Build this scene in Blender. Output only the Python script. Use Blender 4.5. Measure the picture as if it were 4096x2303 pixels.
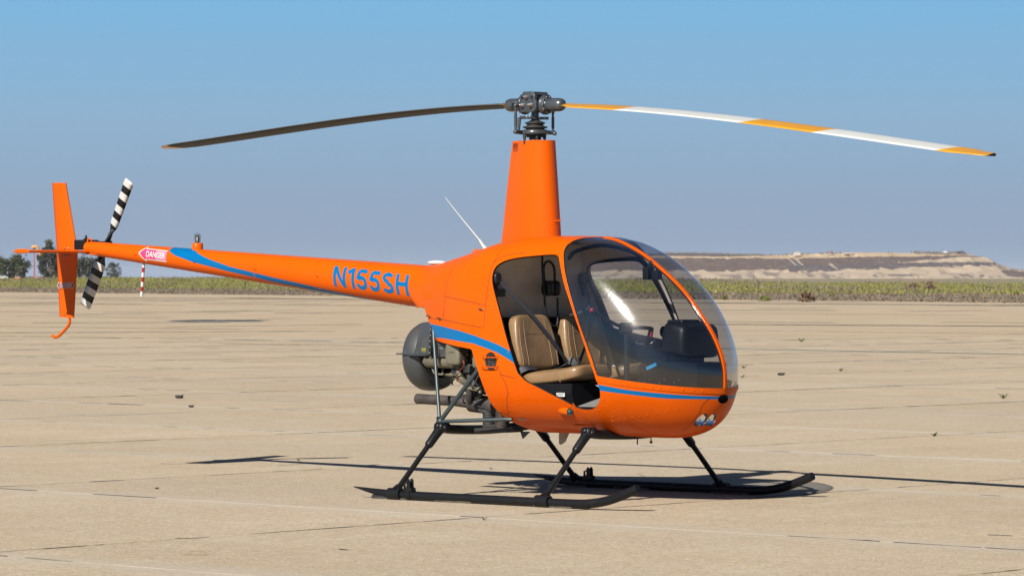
import bpy, bmesh, math, random
import numpy as np
from mathutils import Vector, Matrix
R = math.radians
random.seed(7); rng = np.random.default_rng(11)
for o in list(bpy.data.objects): bpy.data.objects.remove(o)
SC = bpy.context.scene
COL = SC.collection

# ------------------------------------------------------------------ camera
A = R(39.7); CA, SA = math.cos(A), math.sin(A)
DIST, CAMH, LATOFF = 24.842, 1.4822, 0.1584
cd = bpy.data.cameras.new('camera'); cam = bpy.data.objects.new('camera', cd); COL.objects.link(cam)
cam.location = (-LATOFF*CA + DIST*SA, -LATOFF*SA - DIST*CA, CAMH)
cam.rotation_euler = Vector((-SA, CA, 0)).to_track_quat('-Z', 'Y').to_euler()
cd.sensor_width = 36; cd.lens = 36*14522.8/4096; cd.shift_y = -38.3/4096
cd.clip_start = 0.5; cd.clip_end = 20000
cd.dof.use_dof = True; cd.dof.focus_distance = 24.6; cd.dof.aperture_fstop = 13
SC.camera = cam

# ------------------------------------------------------------------ sun, sky, exposure
sun_dir = Vector((0.145*math.cos(R(36.7)), -0.989*math.cos(R(36.7)), math.sin(R(36.7)))).normalized()
sl = bpy.data.lights.new('sun', 'SUN'); so = bpy.data.objects.new('sun', sl); COL.objects.link(so)
sl.energy = 5.0; sl.angle = R(0.53); sl.color = (1.0, 0.955, 0.88)
so.rotation_euler = sun_dir.to_track_quat('Z', 'Y').to_euler(); so.location = (0, -30, 30)
W = bpy.data.worlds.new('World'); SC.world = W; W.use_nodes = True
nt = W.node_tree; nt.nodes.clear()
def nd(t, ty, **k):
    n = t.nodes.new(ty)
    for a, b in k.items(): setattr(n, a, b)
    return n
wo = nd(nt, 'ShaderNodeOutputWorld'); bg = nd(nt, 'ShaderNodeBackground'); bg.inputs[1].default_value = 0.05
sky = nd(nt, 'ShaderNodeTexSky', sky_type='NISHITA', sun_disc=False)
sky.sun_elevation = R(37); sky.sun_rotation = math.atan2(sun_dir.x, sun_dir.y); sky.altitude = 100
sky.air_density = .38; sky.dust_density = .3; sky.ozone_density = 2.0
tc = nd(nt, 'ShaderNodeTexCoord'); sp = nd(nt, 'ShaderNodeSeparateXYZ'); nt.links.new(tc.outputs['Generated'], sp.inputs[0])
# clear autumn air low over the land: lilac grey at the horizon, turning blue a few degrees up
ra = nd(nt, 'ShaderNodeValToRGB'); mr = nd(nt, 'ShaderNodeMapRange'); mr.inputs[2].default_value = 0.2
mr.inputs[1].default_value = 0.0; nt.links.new(sp.outputs[2], mr.inputs[0]); nt.links.new(mr.outputs[0], ra.inputs[0])
SKYR = [(0.0, (2.80, 3.50, 4.75)), (0.10, (2.85, 3.85, 5.25)), (0.22, (2.72, 4.42, 6.2)), (0.385, (2.05, 4.72, 7.4)), (0.62, (1.25, 3.4, 6.6)), (1.0, (0.80, 2.3, 5.4))]
cr = ra.color_ramp
while len(cr.elements) < len(SKYR): cr.elements.new(0.5)
for e, (p, c_) in zip(cr.elements, SKYR): e.position = p; e.color = (c_[0]/10, c_[1]/10, c_[2]/10, 1)
sc10 = nd(nt, 'ShaderNodeVectorMath', operation='SCALE'); sc10.inputs[3].default_value = 10.3
nt.links.new(ra.outputs[0], sc10.inputs[0])
mf = nd(nt, 'ShaderNodeMapRange', interpolation_type='SMOOTHSTEP'); mf.inputs[1].default_value = 0.08; mf.inputs[2].default_value = 0.20
nt.links.new(sp.outputs[2], mf.inputs[0])
mx = nd(nt, 'ShaderNodeMix', data_type='RGBA'); nt.links.new(mf.outputs[0], mx.inputs[0])
nt.links.new(sc10.outputs[0], mx.inputs[6]); nt.links.new(sky.outputs[0], mx.inputs[7])
nt.links.new(mx.outputs[2], bg.inputs[0]); nt.links.new(bg.outputs[0], wo.inputs[0])
vs = SC.view_settings; vs.view_transform = 'Standard'; vs.look = 'None'; vs.exposure = 0.95; vs.gamma = 1.0; vs.use_curve_mapping = False
SC.render.engine = 'CYCLES'
SC.cycles.max_bounces = 8; SC.cycles.transparent_max_bounces = 24; SC.cycles.sample_clamp_indirect = 6

# ------------------------------------------------------------------ materials
def srgb(r, g, b):
    f = lambda v: (v/255/12.92) if v <= 10 else ((v/255+.055)/1.055)**2.4
    return (f(r), f(g), f(b))
ALB = .53      # one exposure stop's worth of headroom: all surfaces keep real-world reflectances
def mat(name, col, rough=.5, metal=0., coat=0., coatr=.05, spec=.5, var=.0, vscale=8., bump=0., bscale=40., dirt=None, dirtamt=0.):
    if not metal: col = tuple(c*ALB for c in col)
    if dirt: dirt = tuple(c*ALB for c in dirt)
    m = bpy.data.materials.new(name); m.use_nodes = True; t = m.node_tree; b = t.nodes['Principled BSDF']
    b.inputs['Base Color'].default_value = (*col, 1); b.inputs['Roughness'].default_value = rough; b.inputs['Metallic'].default_value = metal
    b.inputs['Coat Weight'].default_value = coat; b.inputs['Coat Roughness'].default_value = coatr; b.inputs['Specular IOR Level'].default_value = spec
    tcn = nd(t, 'ShaderNodeTexCoord')
    if var or dirt:
        n = nd(t, 'ShaderNodeTexNoise'); n.inputs['Scale'].default_value = vscale; n.inputs['Detail'].default_value = 6
        t.links.new(tcn.outputs['Object'], n.inputs['Vector'])
        m1 = nd(t, 'ShaderNodeMix', data_type='RGBA'); d = dirt or tuple(c*(1-var) for c in col)
        mr_ = nd(t, 'ShaderNodeMapRange'); mr_.inputs[1].default_value = .38 if not dirt else .5; mr_.inputs[2].default_value = .68 if not dirt else .75
        mr_.inputs[4].default_value = 1. if not dirt else dirtamt
        t.links.new(n.outputs[0], mr_.inputs[0]); t.links.new(mr_.outputs[0], m1.inputs[0])
        m1.inputs[6].default_value = (*col, 1); m1.inputs[7].default_value = (*d, 1); t.links.new(m1.outputs[2], b.inputs['Base Color'])
    if bump:
        n2 = nd(t, 'ShaderNodeTexNoise'); n2.inputs['Scale'].default_value = bscale; n2.inputs['Detail'].default_value = 4
        t.links.new(tcn.outputs['Object'], n2.inputs['Vector'])
        bp = nd(t, 'ShaderNodeBump'); bp.inputs['Strength'].default_value = bump; bp.inputs['Distance'].default_value = .01
        t.links.new(n2.outputs[0], bp.inputs['Height']); t.links.new(bp.outputs[0], b.inputs['Normal'])
    return m
M = {}
M['orange'] = mat('orange_paint', (.90, .128, .0), .5, coat=.22, coatr=.035, spec=.04, var=.08, vscale=3, bump=.012, bscale=5)
M['blue'] = mat('blue_paint', (.0, .175, .46), .45, coat=.3, coatr=.05, spec=.05, var=.06, vscale=3)
M['black'] = mat('black_paint', (.009, .010, .012), .42, coat=.0, spec=.22, var=.3, vscale=12, dirt=(.032, .028, .024), dirtamt=.3)
M['blackplastic'] = mat('black_plastic', (.014, .015, .019), .45, spec=.3, var=.2, vscale=20)
M['trim'] = mat('black_trim', (.012, .012, .013), .35)
M['interior'] = mat('cabin_black', (.010, .011, .014), .8, spec=.08, var=.2, vscale=10)
M['headliner'] = mat('cabin_lining', (.84, .70, .57), .9, var=.18, vscale=5, bump=.35, bscale=14)
M['leather'] = mat('tan_leather', (.33, .20, .095), .40, var=.22, vscale=9, bump=.25, bscale=30)
M['seam'] = mat('leather_stitch', (.37, .245, .13), .7)
M['belt'] = mat('belt_webbing', (.018, .022, .032), .6, bump=.2, bscale=160)
M['carpet'] = mat('grey_carpet', (.27, .26, .245), .95, var=.3, vscale=25, bump=.5, bscale=60)
M['gunmetal'] = mat('rotor_head_grey', (.055, .063, .072), .32, metal=.35, coat=.2, var=.25, vscale=30)
M['steel'] = mat('bare_steel', (.30, .29, .28), .4, metal=1., var=.3, vscale=40)
M['chrome'] = mat('chrome', (.85, .85, .85), .05, metal=1.)
M['darkcasting'] = mat('dark_casting', (.028, .029, .028), .5, metal=.4, var=.4, vscale=20, dirt=(.10, .085, .06), dirtamt=.5)
M['shroud'] = mat('fan_shroud_grey', (.060, .066, .070), .42, var=.2, vscale=6, dirt=(.11, .10, .08), dirtamt=.6)
M['framegreen'] = mat('frame_tube_green', (.042, .066, .070), .42, var=.2, vscale=15)
M["enginetan"] = mat("engine_olive_casting", (.125, .113, .078), .48, metal=.3, var=.35, vscale=16, dirt=(.10, .09, .07), dirtamt=.5)
M['exhaust'] = mat('sooty_exhaust', (.050, .040, .037), .65, metal=.3, var=.45, vscale=14)
M['rubber'] = mat('rubber', (.02, .02, .02), .7)
M['redwire'] = mat('red_tape', (.22, .03, .015), .5)
M['hose'] = mat('brown_hose', (.07, .04, .03), .7, var=.3)
M['white'] = mat('white_paint', (.78, .79, .76), .4, coat=.3, var=.06, vscale=6)
M['offwhite'] = mat('antenna_white', (.74, .72, .66), .5, var=.12, vscale=10)
M['amber'] = mat('blade_yellow', (.86, .39, .008), .4, coat=.4, var=.07, vscale=4)
M['bladeunder'] = mat('blade_black_underside', (.012, .010, .006), .55, coat=.0, spec=.25, var=.3, vscale=5)
M['red'] = mat('red_paint', (.42, .02, .015), .4)
M['pink'] = mat('decal_pink', (.82, .035, .19), .5, coat=.3)
M['pinklight'] = mat('decal_faded_pink', (.78, .22, .36), .5, coat=.3)
M['decalred'] = mat('decal_red', (.30, .012, .035), .5)
M['yellowtxt'] = mat('yellow_print', (.72, .60, .02), .5)
M['placard'] = mat('placard_white', (.70, .70, .68), .5)
M['belly'] = mat('belly_antenna', (.50, .44, .36), .5, dirt=(.2, .13, .07), dirtamt=.8, vscale=25)
M['paper'] = mat('folded_paper', (.30, .33, .42), .8)
M['cyan'] = mat('cyan_card', (.01, .42, .80), .5)

def glass(name, tint, rough=0., spec_rough_mix=0., ior=1.49):
    m = bpy.data.materials.new(name); m.use_nodes = True; t = m.node_tree; t.nodes.clear()
    out = nd(t, 'ShaderNodeOutputMaterial'); tr = nd(t, 'ShaderNodeBsdfTransparent'); tr.inputs[0].default_value = (*tint, 1)
    gl = nd(t, 'ShaderNodeBsdfGlossy'); gl.inputs['Roughness'].default_value = rough; gl.inputs[0].default_value = (1, 1, 1, 1)
    fr = nd(t, 'ShaderNodeFresnel'); gb = nd(t, 'ShaderNodeNewGeometry'); mi_ = nd(t, 'ShaderNodeMapRange'); mi_.inputs[3].default_value = ior; mi_.inputs[4].default_value = 1/ior    # a thin sheet reflects alike from both sides
    t.links.new(gb.outputs['Backfacing'], mi_.inputs[0]); t.links.new(mi_.outputs[0], fr.inputs[0])
    mx_ = nd(t, 'ShaderNodeMixShader'); t.links.new(fr.outputs[0], mx_.inputs[0]); t.links.new(tr.outputs[0], mx_.inputs[1]); t.links.new(gl.outputs[0], mx_.inputs[2])
    last = mx_
    if spec_rough_mix:
        g1 = nd(t, 'ShaderNodeBsdfGlossy'); g1.inputs['Roughness'].default_value = .165; ma = nd(t, 'ShaderNodeMixShader'); ma.inputs[0].default_value = spec_rough_mix*3.0
        sb = nd(t, 'ShaderNodeBump'); sb.inputs['Strength'].default_value = .35; sb.inputs['Distance'].default_value = .002; sn = nd(t, 'ShaderNodeTexNoise'); sn.inputs['Scale'].default_value = 60; sn.inputs['Detail'].default_value = 5
        t.links.new(nd(t, 'ShaderNodeTexCoord').outputs['Object'], sn.inputs['Vector']); t.links.new(sn.outputs[0], sb.inputs['Height']); t.links.new(sb.outputs[0], g1.inputs['Normal'])
        t.links.new(last.outputs[0], ma.inputs[1]); t.links.new(g1.outputs[0], ma.inputs[2]); last = ma    # fine scratches and haze of an old acrylic sheet: patchy, rougher gloss
        g2 = nd(t, 'ShaderNodeBsdfGlossy'); g2.inputs['Roughness'].default_value = .26
        tcn = nd(t, 'ShaderNodeTexCoord'); vz = nd(t, 'ShaderNodeTexNoise'); vz.inputs['Scale'].default_value = 22; vz.inputs['Detail'].default_value = 8; vz.inputs['Roughness'].default_value = .75
        mp = nd(t, 'ShaderNodeMapping'); mp.inputs['Rotation'].default_value = (0, .9, 0); mp.inputs['Scale'].default_value = (1, 1, 9)
        t.links.new(tcn.outputs['Object'], mp.inputs[0]); t.links.new(mp.outputs[0], vz.inputs['Vector'])
        mr2 = nd(t, 'ShaderNodeMapRange'); mr2.inputs[1].default_value = .35; mr2.inputs[2].default_value = .75; mr2.inputs[3].default_value = spec_rough_mix*.25; mr2.inputs[4].default_value = spec_rough_mix*1.4
        t.links.new(vz.outputs[0], mr2.inputs[0])
        m3 = nd(t, 'ShaderNodeMixShader'); t.links.new(mr2.outputs[0], m3.inputs[0]); t.links.new(last.outputs[0], m3.inputs[1]); t.links.new(g2.outputs[0], m3.inputs[2]); last = m3
    t.links.new(last.outputs[0], out.inputs[0]); return m
M['windshield'] = glass('tinted_acrylic', (.70, .725, .76), spec_rough_mix=.017)
M['window'] = glass('side_window_acrylic', (.88, .89, .90))
M['clear'] = glass('clear_cover', (.93, .93, .93))
M['beaconglass'] = glass('beacon_glass', (.90, .90, .88))
M['navgreen'] = mat('teal_lens', (.0, .045, .06), .08, coat=1., coatr=.02)

# ------------------------------------------------------------------ object helpers
def tag(o, label=None, cat=None, group=None, kind=None):
    if label: o['label'] = label
    if cat: o['category'] = cat
    if group: o['group'] = group
    if kind: o['kind'] = kind
    return o
def empty(name, loc=(0, 0, 0), **k):
    o = bpy.data.objects.new(name, None); COL.objects.link(o); o.location = loc; o.empty_display_size = .2
    return tag(o, **k)
class MB:
    """collects geometry, builds ONE mesh object"""
    def __init__(s): s.v = []; s.f = []; s.m = []; s.sm = []
    def add(s, vs_, fs, mi=0, smooth=True):
        b = len(s.v); s.v += [tuple(map(float, p)) for p in vs_]
        for f in fs: s.f.append([b+i for i in f]); s.m.append(mi); s.sm.append(smooth)
        return s
    def box(s, c, d, rot=None, mi=0, taper=1.):
        hx, hy, hz = d[0]/2, d[1]/2, d[2]/2; vs_ = []
        for z in (-1, 1):
            k = taper if z > 0 else 1.
            for x, y in ((-1, -1), (1, -1), (1, 1), (-1, 1)): vs_.append(Vector((x*hx*k, y*hy*k, z*hz)))
        if rot is not None:
            vs_ = [rot @ v for v in vs_]
        vs_ = [v+Vector(c) for v in vs_]
        return s.add(vs_, [(3, 2, 1, 0), (4, 5, 6, 7), (0, 1, 5, 4), (1, 2, 6, 5), (2, 3, 7, 6), (3, 0, 4, 7)], mi, False)
    def tube(s, pts, r, n=12, mi=0, cap=True, flat=1.):
        P = [Vector(p) for p in pts]; rr = r if isinstance(r, (list, tuple)) else [r]*len(P)
        T = []
        for i in range(len(P)):
            d = (P[min(i+1, len(P)-1)]-P[max(i-1, 0)]); T.append(d.normalized())
        up = Vector((0, 0, 1)) if abs(T[0].z) < .9 else Vector((1, 0, 0))
        u = (up - T[0]*up.dot(T[0])).normalized(); vs_ = []
        for i, p in enumerate(P):
            u = (u - T[i]*u.dot(T[i])).normalized(); w = T[i].cross(u)
            for k in range(n):
                a = 2*math.pi*k/n; vs_.append(p+(u*math.cos(a)+w*math.sin(a)*flat)*rr[i])
        fs = [(i*n+k, i*n+(k+1) % n, (i+1)*n+(k+1) % n, (i+1)*n+k) for i in range(len(P)-1) for k in range(n)]
        s.add(vs_, fs, mi, True)
        if cap:
            s.add(vs_[:n][::-1], [tuple(range(n))], mi, False); s.add(vs_[-n:], [tuple(range(n))], mi, False)
        return s
    def lathe(s, prof, loc=(0, 0, 0), axis=(0, 0, 1), n=24, mi=0, smooth=True, ang=(0, 2*math.pi)):
        q = Vector((0, 0, 1)).rotation_difference(Vector(axis).normalized()); L = Vector(loc); vs_ = []
        full = abs(ang[1]-ang[0]-2*math.pi) < 1e-6; m_ = n if full else n+1
        for r, z in prof:
            for k in range(m_):
                a = ang[0]+(ang[1]-ang[0])*k/n; vs_.append(L + q @ Vector((r*math.cos(a), r*math.sin(a), z)))
        fs = []
        for i in range(len(prof)-1):
            for k in range(n):
                k2 = (k+1) % m_; fs.append((i*m_+k, i*m_+k2, (i+1)*m_+k2, (i+1)*m_+k))
        return s.add(vs_, fs, mi, smooth)
    def prism(s, poly, y0, y1, mi=0, plane='xz'):
        n = len(poly); f3 = {'xz': lambda a, b, t: (a, t, b), 'xy': lambda a, b, t: (a, b, t), 'yz': lambda a, b, t: (t, a, b)}[plane]
        vs_ = [f3(a, b, y0) for a, b in poly]+[f3(a, b, y1) for a, b in poly]
        fs = [tuple(range(n))[::-1], tuple(range(n, 2*n))]+[(i, (i+1) % n, n+(i+1) % n, n+i) for i in range(n)]
        return s.add(vs_, fs, mi, False)
    def pillow(s, c, d, e=(.35, .35), rot=None, n=20, mi=0, fn=None):
        """superellipsoid cushion"""
        def sg(v, p): return math.copysign(abs(v)**p, v)
        vs_ = []; nv = n; nh = n*2
        for i in range(nv+1):
            a = -math.pi/2+math.pi*i/nv
            for k in range(nh):
                b = 2*math.pi*k/nh
                p = Vector((d[0]/2*sg(math.cos(a), e[0])*sg(math.cos(b), e[1]), d[1]/2*sg(math.cos(a), e[0])*sg(math.sin(b), e[1]), d[2]/2*sg(math.sin(a), e[0])))
                if fn: p = fn(p)
                if rot is not None: p = rot @ p
                vs_.append(p+Vector(c))
        fs = [(i*nh+k, i*nh+(k+1) % nh, (i+1)*nh+(k+1) % nh, (i+1)*nh+k) for i in range(nv) for k in range(nh)]
        return s.add(vs_, fs, mi, True)
    def build(s, name, mats, parent=None, bevel=0., label=None, kind=None, weld=False):
        me = bpy.data.meshes.new(name); me.from_pydata(s.v, [], s.f)
        me.polygons.foreach_set('material_index', s.m); me.polygons.foreach_set('use_smooth', s.sm)
        for m_ in (mats if isinstance(mats, (list, tuple)) else [mats]): me.materials.append(m_)
        me.validate(); me.update()
        bm = bmesh.new(); bm.from_mesh(me)
        if weld: bmesh.ops.remove_doubles(bm, verts=bm.verts, dist=1e-5)
        bmesh.ops.recalc_face_normals(bm, faces=bm.faces) if weld else None
        bm.to_mesh(me); bm.free()
        o = bpy.data.objects.new(name, me); COL.objects.link(o); o.parent = parent
        if bevel:
            b = o.modifiers.new('bevel', 'BEVEL'); b.width = bevel; b.segments = 2; b.limit_method = 'ANGLE'; b.angle_limit = R(40)
        if label: o['label'] = label
        if kind: o['kind'] = kind
        return o
def build_split(mb, name, mats, parent, bevel=0.):
    """every loose piece of the collected geometry becomes an object of its own"""
    key = {}; idx = [key.setdefault(tuple(round(c, 5) for c in v), len(key)) for v in mb.v]; par = list(range(len(key)))
    def find(a):
        while par[a] != a: par[a] = par[par[a]]; a = par[a]
        return a
    for f in mb.f:
        for b in f[1:]: par[find(idx[f[0]])] = find(idx[b])
    grp = {}
    for k_, f in enumerate(mb.f): grp.setdefault(find(idx[f[0]]), []).append(k_)
    out = []
    for ks in grp.values():
        m_ = MB()
        for k_ in ks: m_.add([mb.v[i] for i in mb.f[k_]], [tuple(range(len(mb.f[k_])))], mb.m[k_], mb.sm[k_])
        out.append(m_.build(name, mats, parent, bevel=bevel, weld=True))
    return out
def rotm(x=0, y=0, z=0): return Matrix.Rotation(R(z), 3, 'Z') @ Matrix.Rotation(R(y), 3, 'Y') @ Matrix.Rotation(R(x), 3, 'X')
def smooth_path(pts, k=6):
    P = [Vector(p) for p in pts]; out = []
    for i in range(len(P)-1):
        p0, p1, p2, p3 = P[max(i-1, 0)], P[i], P[i+1], P[min(i+2, len(P)-1)]
        for j in range(k):
            t = j/k; out.append(.5*((2*p1)+(-p0+p2)*t+(2*p0-5*p1+4*p2-p3)*t*t+(-p0+3*p1-3*p2+p3)*t**3))
    out.append(P[-1]); return out
def text_mesh(txt, size, bold=0.):
    cu = bpy.data.curves.new('t', 'FONT'); cu.body = txt; cu.size = size; cu.align_x = 'LEFT'; cu.offset = bold
    cu.resolution_u = 4
    o = bpy.data.objects.new('t', cu); me = bpy.data.meshes.new_from_object(o)
    bpy.data.objects.remove(o); bpy.data.curves.remove(cu); return me
def text_obj(name, txt, w, h, fn, m, parent, step=.012, label=None, bold=0., gap=0.):
    """lettering w wide and h tall, bent on to a surface by fn(x, y) -> point"""
    me = text_mesh(txt, 1., bold); co = np.array([v.co[:] for v in me.vertices]); lo, hi = co.min(0), co.max(0)
    bm = bmesh.new(); bm.from_mesh(me)
    for v in bm.verts:
        v.co.x = (v.co.x-lo[0])/(hi[0]-lo[0])*w; v.co.y = (v.co.y-lo[1])/(hi[1]-lo[1])*h; v.co.z = 0
    for k in range(1, int(h/step)+1):
        bmesh.ops.bisect_plane(bm, geom=bm.verts[:]+bm.edges[:]+bm.faces[:], plane_co=(0, k*step, 0), plane_no=(0, 1, 0))
    for v in bm.verts: v.co = Vector(fn(v.co.x, v.co.y))
    bm.to_mesh(me); bm.free(); me.materials.clear(); me.materials.append(m)
    o = bpy.data.objects.new(name, me); COL.objects.link(o); o.parent = parent
    if label: o['label'] = label
    return o

# ------------------------------------------------------------------ surface toolkit: triangle soup with attributes, cut along smooth fields
class Surf:
    def __init__(s, P, N, T): s.P = P; s.N = N; s.T = T
    def copy(s): return Surf(s.P.copy(), s.N.copy(), s.T.copy())
    def split(s, f):
        """f: values at vertices -> (inside f>0, outside)"""
        f = np.where(np.abs(f) < 1e-6, 1e-6, f); T = s.T; side = f[T] > 0; cnt = side.sum(1)
        ins = [T[cnt == 3]]; outs = [T[cnt == 0]]
        P = list(s.P); N = list(s.N); cache = {}
        def mid(a, b):
            k = (a, b) if a < b else (b, a)
            if k not in cache:
                t = f[k[0]]/(f[k[0]]-f[k[1]]); cache[k] = len(P)
                P.append(s.P[k[0]]*(1-t)+s.P[k[1]]*t); n = s.N[k[0]]*(1-t)+s.N[k[1]]*t; N.append(n/np.linalg.norm(n))
            return cache[k]
        i1, o1 = [], []
        for t in T[(cnt == 1) | (cnt == 2)]:
            sd = f[t] > 0; one = sd.sum() == 1
            i = int(np.argmax(sd if one else ~sd)); a, b, c = t[i], t[(i+1) % 3], t[(i+2) % 3]
            ab, ac = mid(a, b), mid(a, c)
            (i1 if one else o1).append((a, ab, ac)); (o1 if one else i1).extend([(ab, b, c), (ab, c, ac)])
        P = np.array(P); N = np.array(N)
        mk = lambda l, e: Surf(P, N, np.concatenate(l+([np.array(e)] if e else [])) if (e or len(l[0])) else np.zeros((0, 3), int))
        return mk(ins, i1), mk(outs, o1)
    def compact(s):
        u, inv = np.unique(s.T, return_inverse=True); return Surf(s.P[u], s.N[u], inv.reshape(-1, 3))
def surf_obj(name, parts, mats, parent, thick=0., off=0., inner=1, rim=2, label=None):
    """parts: list of (Surf, material index); optional thickness inwards with its own inner and rim materials"""
    VP, VN, F, MI = [], [], [], []; base = 0
    Ts = []; 
    # merge parts that share the vertex arrays
    P0 = np.concatenate([p.P for p, _ in parts]); N0 = np.concatenate([p.N for p, _ in parts]); b = 0; T0 = []; m0 = []
    for p, mi in parts: T0.append(p.T+b); m0 += [mi]*len(p.T); b += len(p.P)
    T0 = np.concatenate(T0)
    key = {}; rem = np.zeros(len(P0), int); u = np.unique(T0)
    newP, newN = [], []
    for i in u:
        k = tuple(np.round(P0[i], 5))
        if k not in key: key[k] = len(newP); newP.append(P0[i]); newN.append(N0[i])
        rem[i] = key[k]
    T = rem[T0]; ok = (T[:, 0] != T[:, 1]) & (T[:, 1] != T[:, 2]) & (T[:, 0] != T[:, 2])
    T = T[ok]; m0 = np.array(m0)[ok]; P = np.array(newP); N = np.array(newN); P = P+N*off
    allP = [P]; allN = [N]; allT = [T]; allM = [m0]; n = len(P)
    if thick:
        allP.append(P-N*thick); allN.append(-N); allT.append(T[:, ::-1]+n); allM.append(np.full(len(T), inner))
        ed = {}
        for t in T:
            for a, b_ in ((t[0], t[1]), (t[1], t[2]), (t[2], t[0])): ed[(a, b_)] = 1
        bd = [(a, b_) for (a, b_) in ed if (b_, a) not in ed]
        if bd:
            q = []; rP = []; rN = []
            for a, b_ in bd:
                e = P[b_]-P[a]; nn = np.cross(e, N[a]); L = np.linalg.norm(nn); nn = nn/L if L > 1e-9 else N[a]
                k = 2*n+len(rP); rP += [P[a], P[b_], P[b_]-N[b_]*thick, P[a]-N[a]*thick]; rN += [nn]*4
                q += [(k+1, k, k+3), (k+1, k+3, k+2)]
            allP.append(np.array(rP)); allN.append(np.array(rN)); allT.append(np.array(q)); allM.append(np.full(len(q), rim))
    P = np.concatenate(allP); N = np.concatenate(allN); T = np.concatenate(allT); Mi = np.concatenate(allM)
    me = bpy.data.meshes.new(name); me.vertices.add(len(P)); me.vertices.foreach_set('co', P.ravel())
    me.loops.add(T.size); me.loops.foreach_set('vertex_index', T.ravel().astype(np.int32))
    me.polygons.add(len(T)); me.polygons.foreach_set('loop_start', np.arange(0, T.size, 3, dtype=np.int32))
    me.polygons.foreach_set('material_index', Mi.astype(np.int32)); me.update(calc_edges=True)
    me.polygons.foreach_set('use_smooth', np.ones(len(T), bool))
    for m_ in mats: me.materials.append(m_)
    me.normals_split_custom_set_from_vertices([tuple(v) for v in N])
    o = bpy.data.objects.new(name, me); COL.objects.link(o); o.parent = parent
    if label: o['label'] = label
    return o
def pchip(xq, x, y):
    x = np.asarray(x, float); y = np.asarray(y, float); h = np.diff(x); d = np.diff(y)/h; m = np.zeros(len(x))
    for i in range(1, len(x)-1):
        if d[i-1]*d[i] > 0:
            w1, w2 = 2*h[i]+h[i-1], h[i]+2*h[i-1]; m[i] = (w1+w2)/(w1/d[i-1]+w2/d[i])
    m[0], m[-1] = d[0], d[-1]
    xq = np.clip(xq, x[0], x[-1]); i = np.clip(np.searchsorted(x, xq)-1, 0, len(x)-2); t = (xq-x[i])/h[i]
    return (2*t**3-3*t**2+1)*y[i]+(t**3-2*t**2+t)*h[i]*m[i]+(-2*t**3+3*t**2)*y[i+1]+(t**3-t**2)*h[i]*m[i+1]

# ================================================================== SETTING
def world(lat, dep):
    """ground position from metres to the right of the mast line and metres from the viewpoint, along the view"""
    return Vector(((lat-LATOFF)*CA-(dep-DIST)*SA, (lat-LATOFF)*SA+(dep-DIST)*CA, 0))
def vnoise(shape, cells, seed):
    r = np.random.default_rng(seed); g = r.random((cells[0]+2, cells[1]+2)); u = np.linspace(0, cells[0], shape[0]); v = np.linspace(0, cells[1], shape[1])
    i = np.minimum(u.astype(int), cells[0]); j = np.minimum(v.astype(int), cells[1]); fu = (u-i)[:, None]; fv = (v-j)[None]; fu = fu*fu*(3-2*fu); fv = fv*fv*(3-2*fv)
    a = g[i][:, j]; b = g[i+1][:, j]; c = g[i][:, j+1]; d = g[i+1][:, j+1]; return a*(1-fu)*(1-fv)+b*fu*(1-fv)+c*(1-fu)*fv+d*fu*fv
def np_mesh(name, V, F, mats, parent=None, mi=None, smooth=False, col=None, **k):
    V = np.asarray(V, np.float32); F = np.asarray(F, np.int32); me = bpy.data.meshes.new(name); n = F.shape[1]
    me.vertices.add(len(V)); me.vertices.foreach_set('co', V.ravel()); me.loops.add(F.size); me.loops.foreach_set('vertex_index', F.ravel())
    me.polygons.add(len(F)); me.polygons.foreach_set('loop_start', np.arange(0, F.size, n, dtype=np.int32))
    if mi is not None: me.polygons.foreach_set('material_index', np.asarray(mi, np.int32))
    me.update(calc_edges=True)
    if smooth: me.polygons.foreach_set('use_smooth', np.ones(len(F), bool))
    if col is not None:
        col = np.asarray(col)*ALB
        a = me.color_attributes.new('tone', 'FLOAT_COLOR', 'POINT'); a.data.foreach_set('color', np.c_[col, np.ones(len(col))].astype(np.float32).ravel())
    for m_ in (mats if isinstance(mats, (list, tuple)) else [mats]): me.materials.append(m_)
    o = bpy.data.objects.new(name, me); COL.objects.link(o); o.parent = parent; return tag(o, **k)
def vcmat(name, rough=.9, nscale=0, namt=0., spec=.2):
    m = bpy.data.materials.new(name); m.use_nodes = True; t = m.node_tree; b = t.nodes['Principled BSDF']; b.inputs['Roughness'].default_value = rough; b.inputs['Specular IOR Level'].default_value = spec
    a = nd(t, 'ShaderNodeAttribute', attribute_name='tone')
    if nscale:
        g = nd(t, 'ShaderNodeNewGeometry'); n = nd(t, 'ShaderNodeTexNoise'); n.inputs['Scale'].default_value = nscale; n.inputs['Detail'].default_value = 6; t.links.new(g.outputs['Position'], n.inputs['Vector'])
        mr_ = nd(t, 'ShaderNodeMapRange'); mr_.inputs[1].default_value = .3; mr_.inputs[2].default_value = .7; mr_.inputs[3].default_value = 1-namt; mr_.inputs[4].default_value = 1+namt; t.links.new(n.outputs[0], mr_.inputs[0])
        v = nd(t, 'ShaderNodeVectorMath', operation='SCALE'); t.links.new(a.outputs[0], v.inputs[0]); t.links.new(mr_.outputs[0], v.inputs[3]); t.links.new(v.outputs[0], b.inputs['Base Color'])
    else: t.links.new(a.outputs[0], b.inputs['Base Color'])
    return m
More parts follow.
